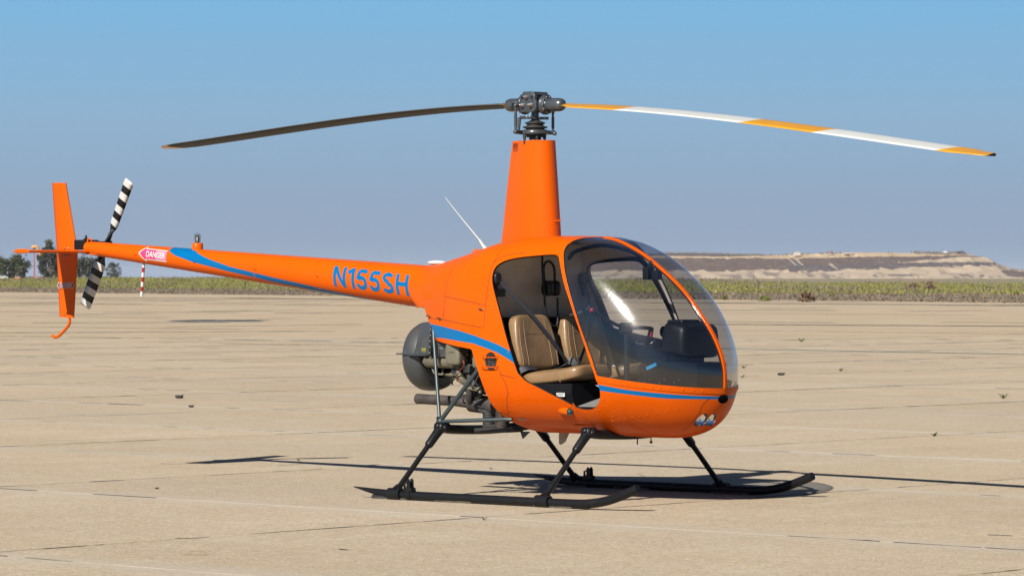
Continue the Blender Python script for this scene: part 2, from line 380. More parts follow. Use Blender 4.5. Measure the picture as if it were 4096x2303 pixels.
def concrete(name, far=False):
    m = bpy.data.materials.new(name); m.use_nodes = True; t = m.node_tree; b = t.nodes['Principled BSDF']; b.inputs['Roughness'].default_value = .88; b.inputs['Specular IOR Level'].default_value = .25
    g = nd(t, 'ShaderNodeNewGeometry'); L = t.links.new
    def noise(sc, det=6, rough=.6, mapscale=None, rot=0):
        n = nd(t, 'ShaderNodeTexNoise'); n.inputs['Scale'].default_value = sc; n.inputs['Detail'].default_value = det; n.inputs['Roughness'].default_value = rough
        mp = nd(t, 'ShaderNodeMapping'); mp.inputs['Rotation'].default_value = (0, 0, rot); mp.inputs['Scale'].default_value = mapscale or (1, 1, 1)
        L(g.outputs['Position'], mp.inputs[0]); L(mp.outputs[0], n.inputs['Vector']); return n.outputs[0]
    def mixc(f, a, b2, lo=.35, hi=.65, top=1.):
        mr_ = nd(t, 'ShaderNodeMapRange'); mr_.inputs[1].default_value = lo; mr_.inputs[2].default_value = hi; mr_.inputs[4].default_value = top; L(f, mr_.inputs[0])
        x = nd(t, 'ShaderNodeMix', data_type='RGBA'); L(mr_.outputs[0], x.inputs[0])
        for s_, v in ((6, a), (7, b2)):
            if isinstance(v, tuple): x.inputs[s_].default_value = (*[c*ALB for c in v], 1)
            else: L(v, x.inputs[s_])
        return x.outputs[2]
    base = mixc(noise(.30, 8, .62), (.56, .432, .278), (.63, .492, .325), .42, .60)
    base = mixc(noise(1.3, 8, .7, (1, 3., 1), R(10)), base, (.69, .57, .41), .50, .64, .5)        # pale worn streaks
    base = mixc(noise(.8, 7, .65, (1, 2.2, 1), R(-20)), base, (.50, .375, .24), .51, .66, .30)        # brown weathering
    base = mixc(noise(.13, 5, .55, (1, 1.6, 1), R(40)), base, (.58, .50, .40), .47, .60, .28)        # greyer fields
    base = mixc(noise(.5, 9, .75, (2.6, 1, 1), R(25)), base, (.74, .64, .49), .53, .64, .45)        # lime bloom
    base = mixc(noise(2.1, 9, .8), base, (.38, .30, .21), .58, .70, .25)        # grey-brown stains
    base = mixc(noise(5.0, 6, .75, (1, 5, 1), R(12)), base, (.82, .74, .62), .60, .70, .6)        # thin scuffs
    base = mixc(noise(4.0, 6, .75, (4, 1, 1), R(-6)), base, (.40, .31, .21), .61, .72, .3)
    if not far:
        base = mixc(noise(11, 5, .85), base, (.37, .28, .18), .50, .66, .55); base = mixc(noise(13, 5, .85), base, (.86, .76, .58), .50, .66, .50)        # exposed aggregate, coarse to fine
        base = mixc(noise(42, 3, .8), base, (.20, .14, .09), .54, .66, .8); base = mixc(noise(48, 3, .8), base, (.95, .87, .72), .54, .66, .7)
        tc_ = nd(t, 'ShaderNodeTexCoord'); sx_ = nd(t, 'ShaderNodeSeparateXYZ'); L(tc_.outputs['Object'], sx_.inputs[0]); ab = nd(t, 'ShaderNodeMath', operation='ABSOLUTE'); L(sx_.outputs[1], ab.inputs[0])
        wn = nd(t, 'ShaderNodeMath', operation='MULTIPLY_ADD'); wn.inputs[1].default_value = .9; L(noise(1.1, 6, .65), wn.inputs[0]); L(ab.outputs[0], wn.inputs[2])     # grey lime wash-out along the cross joints
        base = mixc(wn.outputs[0], base, (.60, .54, .45), 2.05, 2.5, .55)
        oi = nd(t, 'ShaderNodeObjectInfo'); mr3 = nd(t, 'ShaderNodeMapRange'); mr3.inputs[3].default_value = .955; mr3.inputs[4].default_value = 1.045; L(oi.outputs['Random'], mr3.inputs[0])
        v = nd(t, 'ShaderNodeVectorMath', operation='SCALE'); L(base, v.inputs[0]); L(mr3.outputs[0], v.inputs[3]); base = v.outputs[0]
        bp = nd(t, 'ShaderNodeBump'); bp.inputs['Strength'].default_value = .55; bp.inputs['Distance'].default_value = .004
        n = nd(t, 'ShaderNodeTexNoise'); n.inputs['Scale'].default_value = 90; n.inputs['Detail'].default_value = 4; L(g.outputs['Position'], n.inputs['Vector']); L(n.outputs[0], bp.inputs['Height']); L(bp.outputs[0], b.inputs['Normal'])
    L(base, b.inputs['Base Color']); return m
M['concrete'] = concrete('weathered_concrete'); M['concretefar'] = concrete('weathered_concrete_distant', True)
M['joint'] = mat('joint_dirt', (.10, .08, .06), .95, var=.5, vscale=3, dirt=(.36, .31, .24), dirtamt=.8)
M['sealant'] = mat('dark_sealant', (.035, .034, .033), .8, var=.4, vscale=4)
GA = R(-2.5); G0 = Vector((1.37, 2.03, 0)); SX, SY = 4.78, 4.02
E1 = Vector((math.cos(GA), math.sin(GA), 0)); E2 = Vector((-math.sin(GA), math.cos(GA), 0))
PE = Vector((-101.7, 171.1, 0)); EE = Vector((.915, -.4035, 0)); EN = Vector((.4035, .915, 0))        # far edge of the concrete
def cam_coords(p): 
    d = p-Vector((cam.location.x, cam.location.y, 0)); return d.dot(Vector((CA, SA, 0))), d.dot(Vector((-SA, CA, 0)))
apron = empty('apron', (0, 0, 0), kind='structure')
# near slabs, each its own piece, with open joints between them
sm = bpy.data.meshes.new('concrete_slab'); bm = bmesh.new(); hw, hd, ch = SX/2-.006, SY/2-.0035, .0025
nxs, nys = 24, 20
def slab_edge(t, seed): return .0035*math.sin(t*9.1+seed)+.002*math.sin(t*31+seed*2)
ring = []
for i in range(nxs): ring.append((-hw+2*hw*i/nxs, -hd))
for i in range(nys): ring.append((hw, -hd+2*hd*i/nys))
for i in range(nxs): ring.append((hw-2*hw*i/nxs, hd))
for i in range(nys): ring.append((-hw, hd-2*hd*i/nys))
ring = [(x+slab_edge(y*1.3, 1)*(abs(x) > hw-.01), y+slab_edge(x, 2)*(abs(y) > hd-.01)) for x, y in ring]
lv = [[bm.verts.new((x*(1-k_/hw), y*(1-k_/hd), z)) for x, y in ring] for k_, z in ((0, -.05), (0, -.002), (ch, 0))]
for a, b in ((0, 1), (1, 2)):
    for i in range(len(ring)): bm.faces.new((lv[a][i], lv[a][(i+1) % len(ring)], lv[b][(i+1) % len(ring)], lv[b][i]))
bm.faces.new(lv[2]); bm.to_mesh(sm); bm.free(); sm.materials.append(M['concrete'])
done = set(); cells = []
for i in range(-30, 22):
    for j in range(-12, 30):
        c = G0+E1*((i+.5)*SX)+E2*((j+.5)*SY); lat, dep = cam_coords(c)
        if 6 < dep < 92 and abs(lat) < dep*.16+7: cells.append((dep, i, j, c))
cells.sort(key=lambda t: t[0]); cells = cells[:290]
for dep, i, j, c in cells:
    o = bpy.data.objects.new('concrete_slab', sm); COL.objects.link(o); o.parent = apron; o.rotation_euler = (0, 0, GA+(math.pi if rng.random() < .5 else 0)); o.location = (c.x, c.y, -float(rng.uniform(0, .0015))); done.add((i, j))
V, F = [], []
def quad(i0, j0, i1, j1, z=0.):
    b = len(V)
    for i, j in ((i0, j0), (i1, j0), (i1, j1), (i0, j1)):
        p = G0+E1*(i*SX)+E2*(j*SY); V.append((p.x, p.y, z))
    F.append((b, b+1, b+2, b+3))
for I in range(-14, 8):
    for J in range(-5, 10):
        blk = [(i, j) for i in range(I*5, I*5+5) for j in range(J*5, J*5+5)]; 
        if any(c in done for c in blk):
            for i, j in blk:
                if (i, j) not in done: quad(i, j, i+1, j+1, -.0015)
        else: quad(I*5, J*5, I*5+5, J*5+5, -.0015)
# the rest of the apron out to its far edge, clipped along it
gx0, gx1, gy0, gy1 = -70, 40, -25, 50
def clip_far(i0, j0, i1, j1):
    pts = [G0+E1*(i*SX)+E2*(j*SY) for i, j in ((i0, j0), (i1, j0), (i1, j1), (i0, j1))]; out = []
    for a in range(4):
        p, q = pts[a], pts[(a+1) % 4]; sp_, sq = (p-PE).dot(EN), (q-PE).dot(EN)
        if sp_ <= 0: out.append(p)
        if (sp_ < 0) != (sq < 0): out.append(p+(q-p)*(sp_/(sp_-sq)))
    return out
polys = []
for (i0, j0, i1, j1) in [(-260, -60, -70, 150), (-70, 50, 40, 150), (-70, -60, 40, -25), (40, -60, 110, 150)]:
    o_ = clip_far(i0, j0, i1, j1)
    if len(o_) > 2: polys.append(o_)
me = bpy.data.meshes.new('distant_concrete'); vv = list(V); ff = [list(f) for f in F]
for o_ in polys:
    b = len(vv); vv += [(p.x, p.y, -.0015) for p in o_]; ff.append(list(range(b, b+len(o_))))
me.from_pydata(vv, [], ff); me.materials.append(M['concretefar']); o = bpy.data.objects.new('distant_concrete', me); COL.objects.link(o); o.parent = apron; tag(o, kind='stuff')
m = MB().prism([tuple((G0+E1*(i*SX)+E2*(j*SY)).xy) for i, j in ((-70, -25), (40, -25), (40, 50), (-70, 50))], -.06, -.03, plane='xy'); 
m = MB(); q = [G0+E1*(i*SX)+E2*(j*SY) for i, j in ((-30, -12), (22, -12), (22, 30), (-30, 30))]; m.add([(p.x, p.y, -.0042) for p in q], [(0, 1, 2, 3)], 0, False); m.build('joint_bed', M['joint'], apron)
# dark sealant still standing in parts of the joints, and joints of the distant apron as low ribs of tar
def strip(V, F, a, b, wd, z, wob=0.):
    a = Vector(a); b = Vector(b); d = (b-a).normalized(); n = Vector((-d.y, d.x, 0)); L = (b-a).length; k_ = max(1, int(L/.25)) if wob else 1; base = len(V)
    for i in range(k_+1):
        p = a+(b-a)*i/k_; w_ = wd*(1+wob*(rng.random()-.5)*2)/2*(.7 if i in (0, k_) and wob else 1)
        V.append((p.x-n.x*w_, p.y-n.y*w_, z)); V.append((p.x+n.x*w_, p.y+n.y*w_, z))
    for i in range(k_): F.append((base+2*i, base+2*i+2, base+2*i+3, base+2*i+1))
V, F = [], []
for dep, i, j, c in cells:
    for (a, b) in (((i, j), (i+1, j)), ((i, j), (i, j+1))):
        p = G0+E1*(a[0]*SX)+E2*(a[1]*SY); q = G0+E1*(b[0]*SX)+E2*(b[1]*SY); long_ = a[0] == b[0]
        dens = .96 if long_ else .34
        t = 0.
        while t < 1:
            s_ = float(rng.uniform(.03, .14)); 
            wk = 1+2.2*(rng.random() < .05)
            if rng.random() < dens: strip(V, F, p+(q-p)*t, p+(q-p)*min(1, t+s_), wk*max(float(rng.uniform(.016, .030)) if long_ else float(rng.uniform(.012, .026)), dep*dep/21525*.35), .0012, .6)
            t += s_+(0 if long_ else float(rng.uniform(0, .05)))
np_mesh('joint_sealant', V, F, M['sealant'], apron, kind='stuff')
V, F = [], []
for j in range(9, 46):          # far joints, wider worn tar where they are seen edge on
    for seg_ in range(34):
        i0 = rng.uniform(-62, 12); L_ = rng.uniform(.6, 5.)
        a = G0+E1*(i0*SX)+E2*(j*SY); b = G0+E1*((i0+L_)*SX)+E2*(j*SY); wj = cam_coords(a)[1]**2/21525
        if (b-PE).dot(EN) > -2 or (a-PE).dot(EN) > -2: continue
        if rng.random() < (.30 if j % 5 == 0 else .08): strip(V, F, a, b, float(rng.uniform(.3, .8))*max(.04, wj), .0025, .5)
for i in range(-60, 12):
    for seg_ in range(5):
        j0 = rng.uniform(8, 44); a = G0+E1*(i*SX)+E2*(j0*SY); b = a+E2*float(rng.uniform(2, 9))
        if (b-PE).dot(EN) > -2: continue
        if rng.random() < .35: strip(V, F, a, b, float(rng.uniform(.4, 1.1))*max(.04, cam_coords(a)[1]**2/21525), .0025, .5)
np_mesh('distant_tar_joint', V, F, mat('worn_tar', (.20, .165, .12), .9, var=.5, vscale=.6), apron, kind='stuff')
# long joints the photograph shows clearly far out
V, F = [], []
for (la0, d0, la1, d1, w_) in ((-42, 285, -10, 262, 3.4), (-10, 262, 8, 240, 2.6), (8, 222, 34, 192, 3.4), (6, 172, 15, 168, 1.4), (5, 118, 16.5, 112, 1.3), (-14, 99, -5, 102, .5), (-16, 121, -9.5, 122, .6), (-18, 160, -12, 158, .9)):
    a, b = world(la0, d0), world(la1, d1); strip(V, F, a, b, w_, .004, .5)
np_mesh('expansion_joint', V, F, mat('faded_tar', (.16, .14, .105), .9, var=.5, vscale=.3), apron, kind='stuff')
# painted lines: a worn green taxi line, white and yellow scraps
def painted(name, segs, m_, z=.0035):
    V, F = [], []
    for (p, q, w_, dash) in segs:
        p, q = Vector(p), Vector(q); t = 0.; L = (q-p).length
        while t < L:
            s_ = float(rng.uniform(.3, 2.2)) if dash else L; strip(V, F, p+(q-p)*(t/L), p+(q-p)*(min(L, t+s_)/L), w_, z, .25 if dash else .1); t += s_+(float(rng.uniform(.05, .7)) if dash else 0)
    o = np_mesh(name, V, F, m_, apron); return o
painted('green_line', [((-58, 44.6, 0), (-40.4, 43.9, 0), .22, True), ((-40.4, 43.9, 0), (-21, 41.5, 0), .30, False), ((-21, 41.5, 0), (-6, 40.3, 0), .32, False)], mat('worn_green_paint', (.05, .22, .16), .8, var=.5, vscale=1.5))
mw = mat('worn_white_paint', (.70, .68, .62), .8, var=.25, vscale=2)
painted('white_line', [((-12.25, 19.1, 0), (-12.6, 27.5, 0), .030, True), ((-12.9, 33.5, 0), (-12.75, 29, 0), .02, True), ((-15.2, 13.0, 0), (-13.9, 12.7, 0), .03, False), ((-13.4, 8.10, 0), (-12.95, 8.12, 0), .05, False)], mw)
painted('yellow_scrap', [(Vector((*([0]*2), 0))+world(-1.78, 19.5), world(-1.63, 19.48), .02, True), (world(4.6, 73.3), world(4.95, 73.3), .22, False), (world(-1.76, 19.75), world(-1.66, 19.7), .012, True)], mat('worn_yellow_paint', (.62, .36, .05), .8, var=.3, vscale=5))
# square tar patch with white edge, far left
m = MB(); c = world(-10.3, 127); AX_, DP_ = Vector((CA, SA, 0)), Vector((-SA, CA, 0))
pts = [tuple((c+AX_*2.1*math.cos(a)*(.75+.25*rng.random())+DP_*3.6*math.sin(a)*(.7+.3*rng.random())).xy) for a in np.linspace(0, 2*np.pi, 27)[:-1]]
m.add([(x, y, .004) for x, y in pts], [tuple(range(26))], 0, False); m.build('tar_patch', mat('old_tar', (.055, .065, .068), .9, var=.4, vscale=.5), apron)
V, F = [], []
for k_ in range(9):
    a = c+AX_*float(rng.uniform(-2.2, 1.6))+DP_*float(rng.uniform(-4, 4)); strip(V, F, a, a+AX_*float(rng.uniform(.5, 1.4))+DP_*float(rng.uniform(-.6, .6)), .35, .0085, .6)
np_mesh('patch_paint', V, F, mw, apron, kind='stuff')
# short spalls and rubber marks
for (la, de, L_, w_) in ((-1.93, 20.75, .17, .022), (2.75, 21.0, .13, .02), (2.0, 20.6, .04, .03), (-.95, 19.9, .05, .03)):
    m = MB(); p = world(la, de); q = world(la+L_, de-.06); V, F = [], []; strip(V, F, p, q, w_, .0022, .7); np_mesh('spall', V, F, M['sealant'], apron)

# ---- open ground beyond the concrete
def ground_z(s, e):
    sl_ = np.clip(np.interp(e, [-384, -243], [.0165, .0040]), .003, .0165); return np.minimum(np.where(s < 0, 0, np.where(s < 25, .22*np.clip(s, 0, 25)/25, .22+sl_*(s-25))), 1.30)-.01*(s > 0)
def se(lat, dep): p = world(lat, dep)-PE; return p.dot(EN), p.dot(EE)
Sv = np.concatenate([np.linspace(0, 160, 60), np.array([180, 220, 300, 450, 700, 1100, 1800, 3000, 4500])]); Ev = np.concatenate([np.array([-4500, -2500, -1500, -1000]), np.linspace(-800, 400, 90), np.array([700, 1500, 3000])])
SS, EV = np.meshgrid(Sv, Ev, indexing='ij'); Z = ground_z(SS, EV)+.04*vnoise(SS.shape, (40, 60), 3)*(SS > 1)
X_ = PE.x+EN.x*SS+EE.x*EV; Y_ = PE.y+EN.y*SS+EE.y*EV; n, k_ = SS.shape; ii = np.arange(n*k_).reshape(n, k_)
Fq = np.stack([ii[:-1, :-1], ii[1:, :-1], ii[1:, 1:], ii[:-1, 1:]], -1).reshape(-1, 4)
gm = bpy.data.materials.new('dry_field'); gm.use_nodes = True; t = gm.node_tree; b = t.nodes['Principled BSDF']; b.inputs['Roughness'].default_value = 1; b.inputs['Specular IOR Level'].default_value = .1
g = nd(t, 'ShaderNodeNewGeometry'); n1 = nd(t, 'ShaderNodeTexNoise'); n1.inputs['Scale'].default_value = .12; n1.inputs['Detail'].default_value = 8; t.links.new(g.outputs['Position'], n1.inputs['Vector'])
x = nd(t, 'ShaderNodeMix', data_type='RGBA'); mr_ = nd(t, 'ShaderNodeMapRange'); mr_.inputs[1].default_value = .4; mr_.inputs[2].default_value = .62; t.links.new(n1.outputs[0], mr_.inputs[0]); t.links.new(mr_.outputs[0], x.inputs[0]); x.inputs[6].default_value = (.20, .155, .11, 1); x.inputs[7].default_value = (.15, .145, .085, 1); t.links.new(x.outputs[2], b.inputs['Base Color'])
np_mesh('field', np.c_[X_.ravel(), Y_.ravel(), Z.ravel()], Fq, gm, smooth=True, kind='structure')
m = MB(); m.add([(-6000, -3000, -.06), (6000, -3000, -.06), (6000, 7000, -.06), (-6000, 7000, -.06)], [(0, 1, 2, 3)], 0, False); o = m.build('ground', gm); tag(o, kind='structure')
def wpt(s, e): return PE.x+EN.x*s+EE.x*e, PE.y+EN.y*s+EE.y*e
def tufts(name, N_, sr, hr, tones, blades=7, spread=.35, patch=None, seed=1, wr=(.05, .12)):
    """upright blades in clumps, scattered over the strip sr of the field that faces the apron"""
    r = np.random.default_rng(seed); cnt = 0; Ps = []
    while cnt < N_:
        s = r.uniform(*sr, N_*2); e = r.uniform(-560, 110, N_*2); x, y = wpt(s, e)
        dx, dy = x-cam.location.x, y-cam.location.y; lat = dx*CA+dy*SA; dep = -dx*SA+dy*CA; ok = np.abs(lat) < dep*.18+22
        if patch is not None: ok &= patch(s, e, r)
        Ps.append(np.c_[s[ok], e[ok], x[ok], y[ok]]); cnt += ok.sum()
    Pn = np.concatenate(Ps)[:N_]; n = len(Pn); z0 = ground_z(Pn[:, 0], Pn[:, 1])
    hgt = r.uniform(*hr, n)*(.6+.8*r.random(n)**2); tone = np.array(tones)[r.integers(0, len(tones), n)]*(.92+.16*r.random((n, 1)))
    a = r.uniform(0, 2*np.pi, (n, blades)); rad = spread*np.sqrt(r.random((n, blades))); bx = Pn[:, 2, None]+rad*np.cos(a); by_ = Pn[:, 3, None]+rad*np.sin(a); hb = hgt[:, None]*r.uniform(.5, 1., (n, blades)); wb = r.uniform(*wr, (n, blades)); d = r.uniform(0, np.pi, (n, blades)); lx, ly = r.normal(0, .12, (n, blades)), r.normal(0, .12, (n, blades))
    zz = np.repeat(z0[:, None], blades, 1)-.03
    V0 = np.stack([bx-wb*np.cos(d), by_-wb*np.sin(d), zz], -1); V1 = np.stack([bx+wb*np.cos(d), by_+wb*np.sin(d), zz], -1); V2 = np.stack([bx+lx+wb*.35*np.cos(d), by_+ly+wb*.35*np.sin(d), zz+hb], -1); V3 = np.stack([bx+lx-wb*.35*np.cos(d), by_+ly-wb*.35*np.sin(d), zz+hb*.93], -1)
    V = np.stack([V0, V1, V2, V3], 2).reshape(-1, 3); F = np.arange(len(V)).reshape(-1, 4); colr = np.repeat(tone, blades*4, 0)*np.tile(r.uniform(.85, 1.15, (n*blades, 1)), (1, 4)).reshape(-1, 1)
    return np_mesh(name, V, F, M['veg'], col=colr, kind='stuff', label=None)
M['veg'] = vcmat('field_vegetation', .9)
pn = lambda s, e, k1, k2, ph: np.sin(e*k1+ph)+np.sin(e*k2*1.7+s*.21+ph*2)+np.sin(s*.3+e*.05)
o = tufts('dry_scrub', 36000, (-1.2, 34), (.05, .26), [(.25, .19, .14), (.22, .175, .14), (.29, .225, .16), (.25, .18, .145), (.21, .185, .105)], 6, .8, None, 5, (.03, .08)); tag(o, 'low dry grey-brown scrub along the edge of the concrete', 'scrub')
o = tufts('green_grass', 82000, (26, 128), (.18, .38), [(.25, .24, .06), (.28, .265, .07), (.22, .225, .055), (.26, .21, .09), (.33, .28, .11), (.26, .28, .05), (.30, .31, .055)], 7, 1.3, lambda s, e, r: (pn(s, e, .021, .047, 1.3)+r.normal(0, .8, len(s))) > -1.5, 6, (.04, .11)); tag(o, 'yellow-green grass band behind the dry scrub', 'grass')
o = tufts('dry_weeds', 10000, (30, 145), (.30, .62), [(.27, .23, .14), (.24, .19, .13), (.20, .20, .09)], 5, .5, lambda s, e, r: (pn(s, e, .033, .06, 4.)+r.normal(0, .6, len(s))) > .6, 8, (.05, .10)); tag(o, 'taller straw-coloured weeds standing in the green grass', 'weeds')
# shrubs one can pick out at the edge of the concrete
def shrub(lat, dep, w_, h_, tones, label, seed, n=260, group='shrubs between the concrete and the grass'):
    r = np.random.default_rng(seed); s, e = se(lat, dep); z0 = float(ground_z(np.array(s), np.array(e))); p = world(lat, dep)
    root = empty('shrub', (p.x, p.y, z0), label=label, cat='shrub', group=group)
    th_ = r.uniform(0, 2*np.pi, n); ph = np.arccos(r.uniform(0, 1, n)); rr = r.uniform(.55, 1., n)*(.75+.25*np.sin(3*th_+seed)); P = np.c_[w_/2*rr*np.sin(ph)*np.cos(th_), w_/2*rr*np.sin(ph)*np.sin(th_), h_*(.08+.92*rr*np.cos(ph))]
    d1 = r.normal(size=(n, 3)); d1 /= np.linalg.norm(d1, axis=1)[:, None]; d2 = np.cross(d1, r.normal(size=(n, 3))); d2 /= np.linalg.norm(d2, axis=1)[:, None]; q = w_*r.uniform(.05, .10, (n, 1))
    V = np.stack([P-d1*q, P+d2*q*.6, P+d1*q, P-d2*q*.6], 1).reshape(-1, 3); V[:, 2] = np.maximum(V[:, 2], 0); tone = np.repeat(np.array(tones)[r.integers(0, len(tones), n)]*r.uniform(.7, 1.3, (n, 1)), 4, 0)
    np_mesh('foliage', V, np.arange(len(V)).reshape(-1, 4), M['veg'], root, col=tone)
    m = MB()
    for k_ in range(7): a = k_*.9; m.tube([(0, 0, -.03), (w_*.16*math.cos(a), w_*.16*math.sin(a), h_*.35), (w_*.34*math.cos(a), w_*.34*math.sin(a), h_*.75)], [.02, .014, .006], 5)
    m.build('stem', mat('shrub_stem', (.12, .08, .05), .9), root)
BR = [(.22, .13, .075), (.17, .10, .06), (.26, .16, .09)]; GR = [(.22, .24, .05), (.15, .19, .05), (.27, .27, .08)]; RB = [(.26, .16, .10), (.24, .17, .10)]
shrub(18.6, 229, 1.45, .75, BR, 'round rust-brown shrub at the edge of the concrete right of the cabin', 1)
shrub(16.6, 238, .95, .42, GR, 'low yellow-green tuft left of the rust-brown shrub', 2)
shrub(14.5, 247, .60, .50, GR, 'small green tuft close beside the windshield at the edge of the concrete', 3)
shrub(36.4, 330, 1.6, .95, RB, 'reddish dry bush in the green grass, left of a pair', 4)
shrub(38.0, 330, 1.5, 1.15, RB, 'reddish dry bush in the green grass, right of a pair', 5)
shrub(40.4, 310, 1.5, .60, GR, 'dull green bush near the right edge of the photograph', 6)
shrub(28.2, 222, .35, .55, GR, 'thin green weed at the concrete edge towards the right', 7, 90)
shrub(23.5, 268, .9, .32, GR, 'dark green tuft on bare earth right of the rust-brown shrub', 8)
# small weeds growing in the joints, lumps of debris
def weed(p, h_, label, seed, name='joint_weed', tone=(.10, .13, .03), n=9):
    r = random.Random(seed); m = MB(); h_ *= .50
    for i in range(n+8):
        a = r.uniform(0, 6.28); l_ = h_*r.uniform(.6, 1.2); w_ = h_*.05; b = Vector((math.cos(a), math.sin(a), 0)); t_ = Vector((-b.y, b.x, 0))*w_
        q0 = b*.1*h_; q1 = b*l_*.55+Vector((0, 0, l_*.45)); q2 = b*l_*1.0+Vector((0, 0, l_*r.uniform(.3, .8))); m.add([q0-t_, q0+t_, q1+t_, q1-t_], [(0, 1, 2, 3)], 0, True); m.add([q1-t_, q1+t_, q2], [(0, 1, 2)], 0, True)
    o = m.build(name, mat('weed_leaf', tone, .8)); o.location = (p.x, p.y, 0); tag(o, label, 'weed', 'weeds growing in the concrete joints')
DRY = (.30, .24, .13)
for (x, y, h_, lab, sd, tn) in ((-19.63, 29.39, .17, 'green weed in a joint just right of the windshield, upper of two', 1, (.10, .13, .03)), (-17.30, 28.82, .15, 'green weed in a joint right of the cabin, left of a dark scrap', 2, (.08, .11, .03)),
    (-8.25, 19.20, .20, 'bushy dark green weed near the right edge, above the painted line', 3, (.07, .10, .03)), (-3.0, 9.58, .13, 'two-leaved green weed on bare concrete at right, level with the nose', 4, (.10, .13, .04)),
    (-16.25, 24.70, .15, 'pale weed in a joint just right of the windshield, lower of two', 5, (.16, .17, .05)), (-4.42, 2.37, .08, 'small green weed in the joint beside the tail shadow', 6, (.10, .13, .03)),
    (1.37, -2.165, .07, 'dry grass wisp in the joint crossing before the near skid', 7, (.10, .085, .05)), (-33.4, 50.6, .30, 'green weed far out beside a yellow paint scrap', 8, (.08, .11, .03)), (-2.41, 2.40, .06, 'faint dry wisp behind the near rear strut', 9, (.28, .24, .12))):
    weed(Vector((x, y, 0)), h_, lab, sd, tone=tn)
def lump(x, y, sc_, lab, seed):
    r = np.random.default_rng(seed); m = MB(); m.pillow((0, 0, sc_*.16), (sc_, sc_*.7, sc_*.30), (.8, .9), n=8, fn=lambda p: Vector((p.x*r.uniform(.8, 1.2), p.y*r.uniform(.8, 1.2), p.z*r.uniform(.7, 1.3)))); m.box((sc_*.35, 0, sc_*.30), (sc_*.5, sc_*.2, sc_*.07), rotm(0, -14, 20)); o = m.build('debris_scrap', M['joint'] if False else mat('scrap', (.035, .03, .025), .8), None); o.location = (x, y, 0); tag(o, lab, 'debris', 'dark scraps lying on the concrete')
lump(-16.14, 12.74, .12, 'dark scrap lying on the concrete left of the engine, larger of two', 1); lump(-13.82, 10.61, .07, 'small dark scrap on the concrete nearer than a larger one', 2); lump(-16.58, 26.17, .12, 'dark scrap on the concrete right of the windshield', 3); lump(-2.53, -1.12, .03, 'pebble-sized dark stone on the slab left of the near skid', 4)

# ---- distant trees on the left
def tree(name, lat, dep, z0, hgt, lobes, label, tones, seed, leaf=.32, n=2600, trunks=((0, 0),), lean=0., group='distant trees on the left', cat='tree'):
    """lobes: (dx, z, rx, rz) crown masses in metres across the view"""
    r = np.random.default_rng(seed); p = world(lat, dep); root = empty(name, (p.x, p.y, z0), label=label, cat=cat, group=group)
    m = MB(); ax = Vector((CA, SA, 0)); dp = Vector((-SA, CA, 0))
    for tx, tl in trunks:
        for li, (dx, z, rx, rz) in enumerate(lobes):
            if abs(dx-tx) > max(rx*1.6, 2.2): continue
            m.tube(smooth_path([ax*tx-UZ_*.3, ax*(tx*.8+dx*.2)+UZ_*(z*.35), ax*(tx*.35+dx*.65)+UZ_*(z*.7), ax*dx+UZ_*z], 3), [.20, .19, .17, .16, .15, .13, .11, .09, .07, .05], 7)
    m.build('trunk', M['bark'], root)
    w = np.array([rx*rz*1. for _, _, rx, rz in lobes]); w = w/w.sum(); Vs, Cs = [], []
    for (dx, z, rx, rz), ww in zip(lobes, w):
        k = max(4, int(ww*26)); cN = int(n*ww/k)
        for c_ in range(k):
            u = r.normal(size=3); u /= np.linalg.norm(u); rad = r.uniform(.35, .92); cc = np.array([u[0]*rx*rad+dx, u[1]*rx*rad, u[2]*rz*rad+z]); cr_ = r.uniform(.22, .42)*min(rx, rz)+.15; tb = r.uniform(.7, 1.35)
            q = r.normal(size=(cN, 3))*cr_*.62+cc; d1 = r.normal(size=(cN, 3)); d1 /= np.linalg.norm(d1, axis=1)[:, None]; d2 = np.cross(d1, r.normal(size=(cN, 3))); d2 /= np.linalg.norm(d2, axis=1)[:, None]; sz = leaf*r.uniform(.5, 1.1, (cN, 1))
            Vs.append(np.stack([q-d1*sz, q+d2*sz*.55, q+d1*sz, q-d2*sz*.55], 1)); t_ = np.array(tones)[r.integers(0, len(tones), cN)]*r.uniform(.75, 1.25, (cN, 1))*tb; Cs.append(np.repeat(t_, 4, 0))
    V = np.concatenate(Vs).reshape(-1, 3); V[:, 2] = np.maximum(V[:, 2], .05); W_ = V[:, :1]*np.array([[CA, SA, 0]])+V[:, 1:2]*np.array([[-SA, CA, 0]])+V[:, 2:]*np.array([[0, 0, 1]])
    np_mesh('crown', W_, np.arange(len(W_)).reshape(-1, 4), M['veg'], root, col=np.concatenate(Cs)); return root
UZ_ = Vector((0, 0, 1)); M['bark'] = mat('grey_bark', (.13, .10, .08), .9)
OL = [(.070, .085, .035), (.095, .105, .045), (.055, .07, .03), (.12, .125, .06)]; OD = [(.060, .066, .040), (.08, .08, .05), (.045, .05, .03), (.10, .095, .06)]
TZ = 1.35; K = 1.0
tree('gum_tree', -95.3, 700, TZ, 5, [(-1.6, 2.9, 1.3, 1.6), (.0, 3.6, 1.5, 1.7), (1.1, 2.4, 1.5, 1.8), (-.5, 1.5, 2.0, 1.3), (-2.7, 2.3, 1.1, 1.5), (.2, 1.0, 2.0, .9)], 'bushy olive-green tree left of the windsock pole', OL, 1, trunks=((-.5, 0), (.9, 0)))
tree('gum_tree', -92.9, 735, TZ, 3, [(-.3, 1.2, .8, .9), (.5, .9, .8, .7), (.1, 2.1, .5, .6)], 'small hazy tree just behind the windsock pole', OL, 2, n=900)
tree('gum_tree', -98.6, 700, TZ, 5, [(0, 2.5, 1.4, 2.0), (-1, 3.2, 1.2, 1.3), (.3, 1.1, 1.4, 1.0)], 'olive-green tree cut by the left edge of the photograph', OL, 3)
